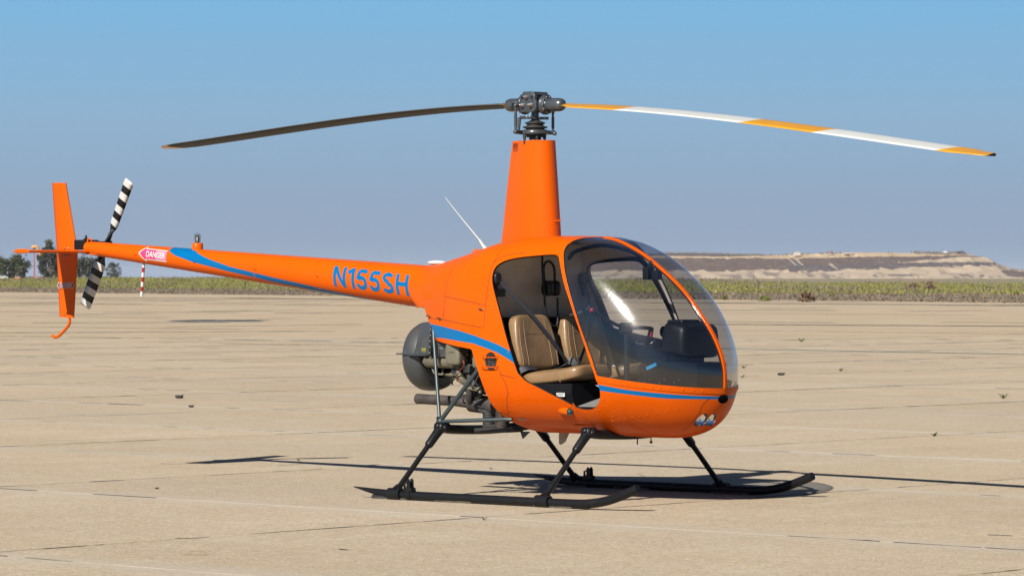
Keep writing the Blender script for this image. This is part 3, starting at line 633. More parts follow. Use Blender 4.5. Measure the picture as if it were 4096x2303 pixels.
tree('gum_tree', -89.3, 700, TZ, 7.5, [(.1, 6.5, .9, .9), (-.2, 5.2, 1.2, 1.1), (-1.2, 4.0, 1.1, 1.2), (.6, 3.6, 1.2, 1.3), (-1.4, 2.6, .9, 1.2), (.9, 4.9, .9, .9), (-1.0, 1.2, 1.2, .8), (1.3, 2.6, .6, 1.1)], 'tallest dark tree with a pointed top left of the tail fin', OD, 4, n=3600, trunks=((.0, 0), (-.7, 0)))
tree('gum_tree', -86.0, 712, TZ, 5, [(0, 3.4, 1.3, 1.2), (-.5, 2.2, 1.2, 1.2), (.9, 2.4, 1.2, 1.4), (.2, 1.1, 1.6, .9)], 'dark tree hidden behind the tail fin', OD, 5)
tree('gum_tree', -81.6, 700, TZ, 5, [(-.2, 3.5, 1.4, 1.2), (.9, 2.6, 1.2, 1.2), (-1.2, 2.4, 1.2, 1.3), (.3, 1.3, 1.5, .9), (1.6, 3.0, .8, .8)], 'dark spreading tree behind the tail rotor', OD, 6, trunks=((.2, 0),))
# fan palm
def palm(lat, dep, z0, hgt, rad, label, seed, cat='palm tree'):
    r = random.Random(seed); p = world(lat, dep); root = empty('fan_palm', (p.x, p.y, z0), label=label, cat=cat, group='fan palms on the left horizon'); m = MB().tube([(0, 0, -.3), (.03, 0, hgt*.3), (0, 0, hgt*.62)], [.28, .24, .20], 10); m.build('trunk', M['bark'], root)
    m = MB(); c = Vector((0, 0, hgt*.60))
    for i in range(64):
        a = r.uniform(0, 6.28); el = r.uniform(-1.1, 1.45); d = Vector((math.cos(a)*math.cos(el), math.sin(a)*math.cos(el), math.sin(el))); L_ = rad*r.uniform(.55, .72); q = c+d*L_+Vector((0, 0, -.10*L_)); s_ = d.cross(Vector((0, 0, 1))).normalized(); n_ = s_.cross(d).normalized()
        m.tube([c, q], .02, 4, cap=False, mi=1)
        for j in range(9):
            t_ = (j-4)/4; e_ = (d*math.cos(t_*1.25)+s_*math.sin(t_*1.25)).normalized(); fl = rad*r.uniform(.34, .46); w_ = .055; tip = q+e_*fl+Vector((0, 0, -.16*fl)); m.add([q, q+e_*fl*.55+n_*w_+s_*w_, tip, q+e_*fl*.55-n_*w_-s_*w_], [(0, 1, 2, 3)], j % 2*0, False)
    m.build('frond', [mat('palm_green', (.075, .10, .045), .7, var=.4, vscale=1), M['bark']], root, kind='stuff')
palm(-76.8, 700, TZ, 2.95, 1.75, 'low round fan palm between the tail rotor and the striped stick', 3)
palm(-98.6, 640, 1.25, 1.9, .9, 'small dark palm at the left edge of the photograph', 4)
# windsock
p = world(-92.1, 700); ws_ = empty('windsock_mast', (p.x, p.y, TZ), label='red pole with a limp orange windsock among the distant trees', cat='windsock')
m = MB().tube([(0, 0, 0), (0, 0, 5.1)], [.13, .075], 8); m.tube([(0, 0, -.1), (0, 0, .8)], [.22, .14], 8); m.build('pole', mat('signal_red', (.62, .075, .04), .5), ws_)
m = MB().tube([(0, 0, 5.1), (0, 0, 6.6)], [.07, .05], 8); m.tube([(0, 0, 6.6), (0, 0, 7.45)], [.03, .02], 6); m.tube([tuple(Vector((CA, SA, 0))*-.35+Vector((0, 0, 6.2))), tuple(Vector((CA, SA, 0))*.5+Vector((0, 0, 6.25)))], .03, 6); m.build('mast_head', mat('mast_dark', (.06, .06, .065), .5), ws_)
A_ = lambda l_, z: tuple(Vector((CA, SA, 0))*l_+Vector((0, 0, z)))
m = MB().tube(smooth_path([A_(-.45, 6.05), A_(.1, 6.20), A_(.55, 6.1), A_(.80, 5.6), A_(.98, 5.0), A_(1.22, 4.45)], 5), [.34, .345, .35, .36, .37, .36, .35, .34, .33, .32, .31, .30, .29, .28, .27, .26, .255, .25, .245, .24, .23, .225, .22, .21, .20, .20], 14, cap=False); m.build('sock', mat('faded_orange_cloth', (.82, .40, .15), .8, var=.25, vscale=1.2), ws_)
# distant airfield clutter: red and white barrier blocks, a parked white car, a pale strip
for la, wd, lab in ((-94.2, 1.0, 'red and white barrier block right of the bushy tree'), (-90.4, 1.1, 'red barrier block left of the tail fin')):
    p = world(la+.2, 690); r_ = empty('barrier', (p.x, p.y, TZ+.05), label=lab, cat='barrier', group='red barrier blocks on the left horizon'); rot = Matrix.Rotation(A, 3, 'Z')
    m = MB().prism([(-wd/2, 0), (wd/2, 0), (wd/2, .22), (wd/2-.08, .30), (-wd/2+.08, .30), (-wd/2, .22)], -.15, .15); o = m.build('block', mat('barrier_red', (.75, .10, .07), .5), r_); o.rotation_euler = (0, 0, A)
    m = MB().box((0, 0, .33), (wd*.96, .26, .05)).box((0, 0, .015), (wd*1.06, .34, .03)); o = m.build('cap', M['white'], r_); o.rotation_euler = (0, 0, A)
p = world(-97.0, 690); cr = empty('parked_car', (p.x, p.y, TZ), label='tiny white car parked under the trees at far left', cat='car')
m = MB().prism([(-1.2, .15), (1.2, .15), (1.25, .42), (.85, .50), (.45, .78), (-.75, .78), (-1.1, .48), (-1.25, .42)], -.5, .5); o = m.build('body', M['white'], cr, bevel=.05); o.rotation_euler = (0, 0, A)
m = MB().prism([(-.9, .50), (.75, .50), (.42, .74), (-.7, .74)], -.51, .51); o = m.build('side_glass', M['trim'], cr); o.rotation_euler = (0, 0, A)
for x in (-.75, .78): m = MB().lathe([(.0001, 0), (.20, 0), (.20, 1.02), (.0001, 1.02)], (x, -.51, .18), (0, 1, 0), 14); o = m.build('wheel', M['rubber'], cr); o.rotation_euler = (0, 0, A)
V, F = [], []; strip(V, F, world(-99, 615)+Vector((0, 0, 0)), world(-86, 618), 14, 1.345, 0); np_mesh('pale_taxiway', V, F, mat('pale_taxiway', (.62, .58, .52), .9), None, kind='structure')
# low far skyline of scrub along the horizon
r = np.random.default_rng(21); V = []; C_ = []
for i in range(5200):
    la = r.uniform(-.15, .02) if True else 0; dep = r.uniform(820, 980); p = world(la*dep, dep); hh = r.uniform(.15, .55)*(1+.7*math.sin(la*90)); w_ = r.uniform(.3, .9); z = 1.25
    V += [(p.x-w_*CA, p.y-w_*SA, z), (p.x+w_*CA, p.y+w_*SA, z), (p.x+w_*.4*CA, p.y+w_*.4*SA, z+hh), (p.x-w_*.5*CA, p.y-w_*.5*SA, z+hh*.85)]; C_ += [np.array([.13, .125, .09])*r.uniform(.7, 1.3)]*4
np_mesh('horizon_scrub', V, np.arange(len(V)).reshape(-1, 4), M['veg'], col=np.array(C_), kind='stuff')

# ---- the terraced earth hill on the right
HD = 2500.; PX = HD/14522.8           # metres per hundredth-degree step of the survey below
TOP = [(-900, -.2), (-180, 0), (-20, 3.5), (60, 15.5), (105, 17.4), (125, 17.7), (160, 17.2), (185, 16.6), (215, 16.7), (250, 17.9), (300, 18.3), (330, 17.3), (352, 18.0), (357, 19.0), (366, 18.8), (370, 16.4), (385, 14.0), (405, 8.7), (430, 6.6), (520, 4.0), (700, 1.5), (1000, .3)]
TOP = [(x if x < 0 else x, z) for x, z in TOP]
hl = (lambda px: (px-2048)*PX); hz = (lambda v: CAMH-(v-1113.2)*PX)
TOPP = [(1700, 1113), (2150, 1110), (2300, 1085), (2380, 1058), (2480, 1030), (2600, 1016), (2660, 1012.5), (2775, 1012.7), (2950, 1018), (3090, 1021), (3125, 1020), (3330, 1013), (3470, 1010), (3590, 1010), (3760, 1015), (3850, 1013), (3868, 1005), (3900, 1003), (3915, 1014), (3960, 1024), (3990, 1031), (4022, 1048), (4096, 1072), (4250, 1095), (4500, 1112)]
NU_, NV_ = 900, 110
u = np.linspace(1700, 4520, NU_); tv = np.interp(u, [a for a, b_ in TOPP], [b_ for a, b_ in TOPP]); fine = (vnoise((NU_, 2), (260, 1), 31)[:, 0]-.5)*2.0; tv = tv+fine*(tv < 1105)
base_v = 1124.; zt_ = hz(tv); zb_ = np.full(NU_, -1.0); h = np.linspace(0, 1, NV_)[:, None]          # 0 foot .. 1 crest
ZZ = zb_[None]+(zt_-zb_)[None]*h; depth = 2330+170*h**.85+(vnoise((NV_, NU_), (9, 60), 33)-.5)*14*np.ones_like(ZZ)
# benches: the slope steps back on two haul roads
vv_ = 1113.2-(ZZ-CAMH)/PX; UU = np.repeat(u[None], NV_, 0); LAT = (UU-2048)/14522.8*2440; XH = (LAT-LATOFF)*CA-(depth-DIST)*SA; YH = (LAT-LATOFF)*SA+(depth-DIST)*CA
sand = np.array([.58, .45, .31]); tanc = np.array([.60, .44, .27]); brown = np.array([.140, .090, .070]); dark = np.array([.115, .088, .085]); mid = np.array([.30, .225, .17])
def sm_(a, b_, x): return np.clip((x-a)/(b_-a), 0, 1)
n1_ = vnoise((NV_, NU_), (22, 240), 41); n2_ = vnoise((NV_, NU_), (10, 90), 42); n3_ = vnoise((NV_, NU_), (48, 600), 43); wob = (n1_-.5)*7+(n2_-.5)*9
C = np.ones((NV_, NU_, 3))*sand
def paint(mask, colr, amt=1.):
    global C
    mk = np.clip(mask, 0, 1)[..., None]*amt; C = C*(1-mk)+np.array(colr)*mk
def bandm(lo_pts, hi_pts, soft=2., wb=1.): # rows between two lines given as (u, v), v grows downwards
    a = np.interp(UU, [p_[0] for p_ in lo_pts], [p_[1] for p_ in lo_pts])+wob*wb*.6; b_ = np.interp(UU, [p_[0] for p_ in hi_pts], [p_[1] for p_ in hi_pts])+wob*wb
    return np.minimum(sm_(-soft/2, soft/2, vv_-a), sm_(-soft/2, soft/2, b_-vv_))
paint(bandm([(2000, 1000), (5000, 1000)], [(2000, 1031), (3100, 1034), (3500, 1029), (3900, 1024), (4100, 1040)], 2, .2), tanc)
paint(bandm([(2600, 1009), (3100, 1017)], [(2600, 1023), (2950, 1026), (3100, 1021)], 2, .3)*(UU < 3110), dark)
paint(bandm([(2300, 1032), (3100, 1034), (3500, 1029), (3900, 1023)], [(2300, 1085), (2750, 1084), (2900, 1086), (3010, 1078), (3180, 1084), (3300, 1066), (3560, 1052), (3900, 1027)], 3, 1.2), brown)
paint(bandm([(3000, 1058), (3300, 1056), (3600, 1052), (3900, 1047), (4030, 1052)], [(3150, 1090), (3400, 1080), (3700, 1070), (3850, 1064), (4030, 1062)], 3, 1.)*(UU > 3140), dark)
paint(sm_(.58, .66, n2_)*sm_(1083, 1090, vv_)*(UU < 3150), mid, .8)
paint(bandm([(3540, 1039), (3900, 1024)], [(3540, 1044), (3900, 1028)], 1.5, .2)*(UU > 3400), dark)
paint(sm_(.60, .72, n1_*.5+n2_*.5)*sm_(1088, 1096, vv_), mid, .75); paint(sm_(.70, .8, n3_*.4+n2_*.6)*sm_(1075, 1100, vv_), dark, .7)
paint((np.abs(vv_-1105-4*np.sin(UU*.012)) < 4)*(np.abs(UU-3530) < 75)*sm_(.3, .5, n1_), dark, .8); paint((np.abs(vv_-1104) < 6)*(np.abs(UU-3840) < 75)*sm_(.35, .5, n1_), dark, .85)
paint((np.abs(vv_-1101+.05*(UU-2800)*0) < 5)*(np.abs(UU-2905) < 90)*sm_(.35, .6, n2_), mid); paint(bandm([(4000, 1082), (4300, 1090)], [(4000, 1110), (4300, 1118)], 3, 1)*(UU > 3985), brown)
paint((np.abs(UU-3890) < 26)*(vv_ < 1019+wob*.3), dark); paint((UU > 4000)*(vv_ < 1084)*sm_(.35, .5, n1_), brown, .8); paint(sm_(.80, .9, n3_)*sm_(1030, 1040, vv_)*sm_(1095, 1080, vv_), sand, .35)
# gullies of bare sand cutting the dark bank
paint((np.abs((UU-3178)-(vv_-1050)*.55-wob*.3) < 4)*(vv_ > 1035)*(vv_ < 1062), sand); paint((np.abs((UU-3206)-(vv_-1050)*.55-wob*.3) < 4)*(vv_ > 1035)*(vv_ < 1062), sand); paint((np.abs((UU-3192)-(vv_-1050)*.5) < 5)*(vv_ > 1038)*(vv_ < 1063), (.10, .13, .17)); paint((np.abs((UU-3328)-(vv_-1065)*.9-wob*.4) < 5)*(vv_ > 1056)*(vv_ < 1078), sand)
paint((np.abs((UU-3760)-(vv_-1095)*1.6-wob*.6) < 4)*(vv_ > 1078)*(vv_ < 1112), mid)
C = C*(.90+.2*n3_[..., None])
ii = np.arange(NV_*NU_).reshape(NV_, NU_); Fh = np.stack([ii[:-1, :-1], ii[:-1, 1:], ii[1:, 1:], ii[1:, :-1]], -1).reshape(-1, 4)
V0 = np.stack([XH, YH, ZZ], -1); back = V0[-1].copy(); back[:, 0] += -SA*260; back[:, 1] += CA*260; back[:, 2] = back[:, 2]*.995-.6; V0 = np.concatenate([V0.reshape(-1, 3), back]); cb = np.concatenate([C.reshape(-1, 3), C[-1]])
top_i = ii[-1]; bi = np.arange(NV_*NU_, NV_*NU_+NU_); Fh = np.concatenate([Fh, np.stack([top_i[:-1], top_i[1:], bi[1:], bi[:-1]], -1)])
np_mesh('hill', V0, Fh, vcmat('earth_hill', .95), smooth=True, col=cb, kind='structure')
# machines and a hut on the crest
def hill_at(px, up=0.): la = (px-2048)/14522.8*2490; p = world(la, 2490); z = hz(float(np.interp(px, [a for a, b_ in TOPP], [b_ for a, b_ in TOPP]))); return Vector((p.x, p.y, z+up))
def vehicle(name, px, L_, hh, colr, label, cat, cab=.3):
    p = hill_at(px); r_ = empty(name, p-Vector((0, 0, .2)), label=label, cat=cat, group='vehicles on the crest of the hill'); r_.rotation_euler = (0, 0, A)
    m = MB().prism([(-L_/2, .5), (L_/2, .5), (L_/2, hh*.55), (L_*(.5-cab*.3), hh*.62), (L_*(.5-cab*.5), hh), (L_*(.5-cab-.15), hh), (L_*(.5-cab-.2), hh*.6), (-L_/2, hh*.58)], -1.1, 1.1); m.build('body', mat(name+'_paint', colr, .5), r_, bevel=.1)
    for x in (-L_*.3, L_*.3):
        m = MB().lathe([(.0001, 0), (.45, 0), (.45, 2.3), (.0001, 2.3)], (x, -1.15, .5), (0, 1, 0), 12); m.build('wheel', M['rubber'], r_)
    m = MB().box((L_*(.5-cab*.75), 0, hh*.8), (L_*cab*.3, 2.25, hh*.22)); m.build('cab_glass', M['trim'], r_)
vehicle('dump_truck', 3320, 4.2, 1.7, (.35, .12, .08), 'rust-red truck on the crest of the hill, left of the white ones', 'truck'); vehicle('pickup', 3560, 2.8, 1.1, (.75, .76, .78), 'small white pickup low on the crest, middle of the hill', 'pickup'); vehicle('white_truck', 3780, 3.9, 2.1, (.82, .83, .85), 'large white truck on the crest beside bare sheds near the right end', 'truck', .45); vehicle('dark_vehicle', 3836, 2.0, 1.3, (.06, .08, .12), 'small dark vehicle on the crest right of the large white truck', 'vehicle')
for px, w_, hh, lab in ((3187, 4.5, 2.2, 'little pale hut on the left crest of the hill above the sand gullies'), (3385, 3.0, .8, 'low pale box on the middle crest of the hill')):
    p = hill_at(px, -.6); r_ = empty('hut', p, label=lab, cat='hut', group='huts on the crest of the hill'); r_.rotation_euler = (0, 0, A); m = MB().box((0, 0, hh/2), (w_, 2.5, hh)); m.build('wall', mat('hut_wall', (.60, .55, .48), .8), r_); m = MB().prism([(-w_*.55, hh), (w_*.55, hh), (0, hh+.5)], -1.4, 1.4); m.build('roof', mat('hut_roof', (.35, .32, .30), .8), r_)
for px0, n_, lab in ((3845, 9, 'dense'), (3100, 12, 'sparse')): pass
r = np.random.default_rng(5); V = []; C_ = []
for i in range(420):
    px = r.uniform(2640, 3095) if i < 230 else (r.uniform(3080, 3400) if i < 290 else r.uniform(3660, 3830)); p = hill_at(px, -.3); dd = Vector((-SA, CA, 0))*float(r.uniform(-2, 25)); hh = r.uniform(.5, 1.3)*(1 if i < 290 else 1.6); w_ = r.uniform(.3, 1.0); q = p+dd
    V += [(q.x-w_*CA, q.y-w_*SA, q.z), (q.x+w_*CA, q.y+w_*SA, q.z), (q.x+w_*.5*CA, q.y+w_*.5*SA, q.z+hh), (q.x-w_*.5*CA, q.y-w_*.5*SA, q.z+hh*.9)]; C_ += [np.array([.20, .16, .13])*r.uniform(.6, 1.2)]*4
np_mesh('crest_scrub', V, np.arange(len(V)).reshape(-1, 4), M['veg'], col=np.array(C_), kind='stuff')
# perimeter fence in front of the hill
fn_ = empty('perimeter_fence', world(60, 1250), label='long thin wire fence on posts in front of the earth hill', cat='fence')
gal = mat('galvanised', (.34, .35, .36), .6); me = None
for i in range(26):
    la = 30+i*5.6; p = world(la, 1250)-fn_.location
    if me is None:
        m = MB().tube([(0, 0, .2), (0, 0, 3.0)], .055, 6).tube([(0, 0, 3.0), (-.25, -.2, 3.35)], .035, 5); o = m.build('post', gal, fn_); me = o.data
    else: o = bpy.data.objects.new('post', me); COL.objects.link(o); o.parent = fn_
    o.location = (p.x, p.y, 0)
m = MB(); a, b = world(28, 1250)-fn_.location, world(175, 1250)-fn_.location
for z, r_ in ((2.95, .035), (2.2, .012), (1.5, .012), (.9, .012)): m.tube([(a.x, a.y, z), (b.x, b.y, z)], r_, 4)
m.build('rail', gal, fn_)
# orange-topped marker at the far side of the field
p = world(54.5, 560); r_ = empty('marker_cone', (p.x, p.y, .62), label='small yellow-orange marker standing beyond the green grass at right', cat='marker'); m = MB().lathe([(.0001, .55), (.05, .55), (.14, .1), (.25, .08), (.25, 0)], (0, 0, 0), (0, 0, 1), 12); m.build('cone', mat('marker_orange', (.75, .35, .05), .6), r_); m = MB().lathe([(.075, .42), (.10, .30)], (0, 0, 0), (0, 0, 1), 12); m.build('band', M['white'], r_)

# ---- thin autumn haze over the airfield
hzm = bpy.data.materials.new('air_haze'); hzm.use_nodes = True; t = hzm.node_tree; t.nodes.clear(); out = nd(t, 'ShaderNodeOutputMaterial'); pv = nd(t, 'ShaderNodeVolumePrincipled')
pv.inputs['Color'].default_value = (.80, .88, 1., 1); pv.inputs['Density'].default_value = .00005; pv.inputs['Anisotropy'].default_value = 0; t.links.new(pv.outputs[0], out.inputs['Volume'])
m = MB().box((0, 2000, 12.95), (12400, 10400, 28.1)); o = m.build('haze', hzm); tag(o, kind='stuff')
# ================================================================== HELICOPTER
heli = empty('helicopter', (0, 0, 0), label='orange two-seat helicopter with blue stripes and no right door, parked on the concrete', cat='helicopter')
H = heli
def interp(x, a, b): return np.interp(x, a, b)
XN, ZN = 1.611, .84
TOPX = np.array([(1.611, .84), (1.604, .90), (1.586, .965), (1.51, 1.117), (1.408, 1.25), (1.28, 1.393), (1.086, 1.547), (.89, 1.667), (.666, 1.749), (.5, 1.768), (.35, 1.77), (.15, 1.762), (-.057, 1.741), (-.306, 1.688), (-.593, 1.630), (-.886, 1.578), (-1.05, 1.57)])
TS = np.sqrt(XN-TOPX[:, 0])
def sup(t, p, q): t = np.clip(t, 0, 1); return (1-t**p)**(1/q)
def sec(x):
    """cabin cross-section at station x: half width, top, bottom, widest height, upper and lower exponents"""
    x = np.asarray(x, float)
    wa = .552*sup((x-.66)/(XN-.66), 4.09, 1.532)
    w = np.where(x < 0, pchip(x, [-1.05, -.85, -.7, -.6, -.45, -.3, -.15, 0], [.150, .235, .32, .375, .44, .50, .538, .552]), wa)
    zt = pchip(np.sqrt(np.maximum(XN-x, 0)), TS, TOPX[:, 1])
    zb = ZN-(ZN-.425)*sup((x-1.177)/(XN-1.177), 2.212, 2.826)+.010*np.clip((1.05-x)/.6, 0, 1)
    zb = np.where(x < 0, interp(x, [-1.05, -.8, -.6, -.3, 0], [1.28, 1.14, .92, .62, .435]), zb)
    zc = ZN+.16*np.clip((XN-x)/.936, 0, 1); zc = np.where(x < 0, interp(x, [-1.05, -.6, 0], [1.425, 1.18, 1.0]), zc)
    nu = 1.983+1.9*np.clip((XN-x)/.722, 0, 1); nl = 2.0+.6*np.clip((1.3-x)/.5, 0, 1)
    nu = np.where(x < 0, interp(x, [-1.05, 0], [2.0, 3.883]), nu); nl = np.where(x < 0, interp(x, [-1.05, -.3, 0], [2., 2.7, 2.6]), nl)
    return w, zt, zb, zc, nu, nl
def yat(x, z):
    w, zt, zb, zc, nu, nl = sec(x); r = np.where(z > zc, (z-zc)/(zt-zc), (zc-z)/(zc-zb)); n = np.where(z > zc, nu, nl)
    return w*(1-np.clip(r, 0, 1)**n)**(1/n)
def surf_pn(x, z, side=-1):
    e = 2e-3; y0 = float(yat(x, z)); P = Vector((x, side*y0, z))
    dx = (float(yat(x+e, z))-float(yat(x-e, z)))/(2*e); dz = (float(yat(x, z+e))-float(yat(x, z-e)))/(2*e)
    return P, Vector((-dx, side, -dz)).normalized()
def make_cabin():
    NX1, NL, NU = 120, 56, 64
    xs = XN-2e-4-(XN-.30)*(1-np.cos(np.linspace(0, np.pi/2, NX1)))
    xs = np.concatenate([xs, np.linspace(.30, -1.045, 100)[1:]])
    w, zt, zb, zc, nu, nl = sec(xs); ring = []
    th = np.linspace(0, np.pi/2, 400)
    for i in range(len(xs)):
        def arc(n, hgt, cnt):
            y = w[i]*np.cos(th)**(2/n); z = hgt*np.sin(th)**(2/n); L = np.concatenate([[0], np.cumsum(np.hypot(np.diff(y), np.diff(z)))])
            t = np.linspace(0, L[-1], cnt); return np.interp(t, L, y), np.interp(t, L, z)
        yl, zl = arc(nl[i], zc[i]-zb[i], NL); yu, zu = arc(nu[i], zt[i]-zc[i], NU)
        y = np.concatenate([yl[::-1], yu[1:]]); z = np.concatenate([(zc[i]-zl)[::-1], (zc[i]+zu)[1:]])
        yy = np.concatenate([-y, y[::-1][1:-1]]); zz = np.concatenate([z, z[::-1][1:-1]])
        ring.append(np.c_[np.full(len(yy), xs[i]), yy, zz])
    G = np.array(ring); n, m, _ = G.shape
    du = np.zeros_like(G); du[1:-1] = G[2:]-G[:-2]; du[0] = G[1]-G[0]; du[-1] = G[-1]-G[-2]
    dv = np.roll(G, -1, 1)-np.roll(G, 1, 1); N = np.cross(dv, du); L = np.linalg.norm(N, axis=2, keepdims=True); L[L < 1e-12] = 1; N = N/L
    cen = np.c_[xs, np.zeros(n), zc]; sgn = np.sign(((G-cen[:, None])*N).sum(2)).mean(); N = N*(1 if sgn > 0 else -1)
    idx = np.arange(n*m).reshape(n, m); a = idx[:-1]; b = idx[1:]; a2 = np.roll(a, -1, 1); b2 = np.roll(b, -1, 1)
    T = np.concatenate([np.stack([a, b, b2], -1).reshape(-1, 3), np.stack([a, b2, a2], -1).reshape(-1, 3)])
    tip = n*m; P = np.concatenate([G.reshape(-1, 3), [[XN, 0, ZN]]]); NN = np.concatenate([N.reshape(-1, 3), [[1, 0, 0]]]); NN[:m] = (1, 0, 0)
    T = np.concatenate([T, np.stack([np.full(m, tip), idx[0], np.roll(idx[0], -1)], -1)])
    # consistent outward winding
    fn = np.cross(P[T[:, 1]]-P[T[:, 0]], P[T[:, 2]]-P[T[:, 0]]); fl = (fn*NN[T].sum(1)).sum(1) < 0; T[fl] = T[fl][:, ::-1]
    return Surf(P, NN, T)
def chaikin(p, k=2):
    p = [np.array(q, float) for q in p]
    for _ in range(k):
        q = []
        for i in range(len(p)):
            a, b = p[i], p[(i+1) % len(p)]; q += [a*.75+b*.25, a*.25+b*.75]
        p = q
    return np.array(p)
def sd_poly(x, z, poly):
    """signed distance, positive inside"""
    poly = np.asarray(poly, float); d = np.full(len(x), 1e9); ins = np.zeros(len(x), bool)
    for i in range(len(poly)):
        a, b = poly[i], poly[(i+1) % len(poly)]; e = b-a; L = e@e
        if L < 1e-12: continue
        t = np.clip(((x-a[0])*e[0]+(z-a[1])*e[1])/L, 0, 1); d = np.minimum(d, np.hypot(x-a[0]-t*e[0], z-a[1]-t*e[1]))
        c = ((a[1] > z) != (b[1] > z)); xx = a[0]+(z-a[1])/((b[1]-a[1]) if b[1] != a[1] else 1e-9)*e[0]; ins ^= (c & (x < xx))
    return np.where(ins, d, -d)
cab = make_cabin()
CUT = [(.40, .2), (.24, .40), (.16, .455), (.10, .51), (.055, .555), (.015, .626), (-.025, .761), (-.066, .89), (-.108, 1.000), (-.112, 1.006), (-.20, 1.016), (-.60, 1.058), (-.625, 1.11), (-.665, 1.174), (-.716, 1.233), (-.76, 1.286), (-.90, 1.275), (-.985, 1.36), (-1.0, 1.46), (-.965, 1.56), (-.96, 1.8), (-2, 1.8), (-2, .2)]
_, body = cab.split(sd_poly(cab.P[:, 0], cab.P[:, 2], CUT)); body = body.compact()
seamk = lambda P: P[:, 2]+.128*P[:, 0]-(.763+.128*1.6)       # windshield seam: a tilted plane
XR_Z = [.80, .848, .958, 1.063, 1.185, 1.303, 1.42, 1.506, 1.598, 1.641, 1.679, 1.706, 1.735, 1.752, 1.80]
XR_X = [.985, .968, .930, .880, .824, .774, .722, .683, .641, .617, .600, .594, .598, .606, .62]
f = np.minimum(seamk(body.P), body.P[:, 0]-np.interp(body.P[:, 2], XR_Z, XR_X))
ws, body = body.split(f); ws = ws.compact(); body = body.compact()
DOOR = [(.577, 1.640), (.487, 1.641), (.385, 1.634), (.254, 1.624), (.150, 1.607), (.085, 1.580), (.058, 1.545), (.052, 1.500), (.065, 1.444), (.092, 1.381), (.127, 1.298), (.165, 1.194), (.200, 1.09), (.255, .956), (.309, .817), (.513, .734), (.698, .653), (.742, .631), (.791, .618), (.854, .617), (.900, .631), (.940, .658), (.969, .700), (.978, .741), (.976, .772), (.952, .848), (.89, .995), (.851, 1.092), (.811, 1.178), (.736, 1.342), (.683, 1.444), (.645, 1.526), (.606, 1.60)]
DOORS = chaikin(DOOR, 1)
fd = sd_poly(body.P[:, 0], body.P[:, 2], DOORS)
fr = np.minimum(fd, -body.P[:, 1]*5-.01); fr = np.where(body.P[:, 1] < -.02, fd, -1.)
hole, body = body.split(fr)
fd = np.where(body.P[:, 1] > .02, sd_poly(body.P[:, 0], body.P[:, 2], DOORS), -1.)
ldoor, body = body.split(fd); ldoor = ldoor.compact(); body = body.compact()
# nose openings: round air inlet on the centre line and the landing light bay
def ell(P, y0, z0, a, b): return np.where(P[:, 0] > 1.2, 1-np.sqrt(((P[:, 1]-y0)/a)**2+((P[:, 2]-z0)/b)**2), -1)*min(a, b)
inlet, body = body.split(ell(body.P, 0, .692, .055, .030)); inlet = inlet.compact(); body = body.compact()
LL = [(-.119, .034), (-.047, .033)]
bays = []
for y_, a_ in LL:
    bay, body = body.split(ell(body.P, y_, .556, a_, .042)); bays.append(bay.compact()); body = body.compact()
# side air vent: oval hole each side
fv = np.where(body.P[:, 0] < .3, (1-np.sqrt(((body.P[:, 0]-.067)/.050)**2+((body.P[:, 2]-.929)/.059)**2))*.05, -1)
vent, body = body.split(fv); body = body.compact()
# blue stripes (paint)
def band(P, xs_, lo, hi): return np.minimum(np.interp(P[:, 0], xs_, hi)-P[:, 2], P[:, 2]-np.interp(P[:, 0], xs_, lo))
fs = np.where(body.P[:, 0] < .33, band(body.P, [-.70, -.454, -.228, -.101, .028, .126, .217, .30], [1.077, 1.074, 1.057, 1.045, 1.014, .984, .945, .90], [1.176, 1.154, 1.127, 1.102, 1.069, 1.041, 1.006, .97]), -1)
sb1, body = body.split(fs)
k = -seamk(body.P); fs = np.where(body.P[:, 0] > .6, np.minimum(k-np.interp(body.P[:, 0], [.95, 1.2, 1.4, 1.6], [.056, .061, .056, .053]), np.interp(body.P[:, 0], [.95, 1.2, 1.4, 1.6], [.096, .090, .088, .072])-k), -1)
sb2, body = body.split(fs)
surf_obj('cabin_shell', [(body, 0), (sb1, 1), (sb2, 1)], [M['orange'], M['blue'], M['headliner'], M['trim']], H, thick=.016, inner=2, rim=3)
# retaining lip under the windshield
g = -seamk(body.P); lip, _ = Surf(body.P, body.N, body.T).split(np.minimum(np.minimum(g-.001, .037-g), np.where(body.P[:, 0] > .6, body.P[:, 0]-.955, -1)))
surf_obj('windshield_retainer', [(lip.compact(), 0)], [M['orange'], M['orange'], M['orange']], H, thick=.004, off=.004)
# windshield: two blown acrylic panes either side of a centre strip
wr, wl = ws.split(-ws.P[:, 1]-.004); wl2, _ = wl.split(wl.P[:, 1]-.004)
surf_obj('windshield_pane', [(wr.compact(), 0)], [M['windshield']], H, off=-.002, label='right half of the tinted windshield with the sun glinting in it')
surf_obj('windshield_pane', [(wl2.compact(), 0)], [M['windshield']], H, off=-.002, label='left half of the tinted windshield')
strip = Surf(ws.P, ws.N, ws.T); cs, _ = strip.split(.0135-np.abs(ws.P[:, 1])); cs = cs.compact()
surf_obj('windshield_strip', [(cs, 0)], [M['orange'], M['trim'], M['orange']], H, thick=.010, off=.007)
bs, _ = strip.split(.020-np.abs(ws.P[:, 1])); surf_obj('strip_backing', [(bs.compact(), 0)], [M['trim'], M['trim'], M['trim']], H, thick=.012, off=-.003)
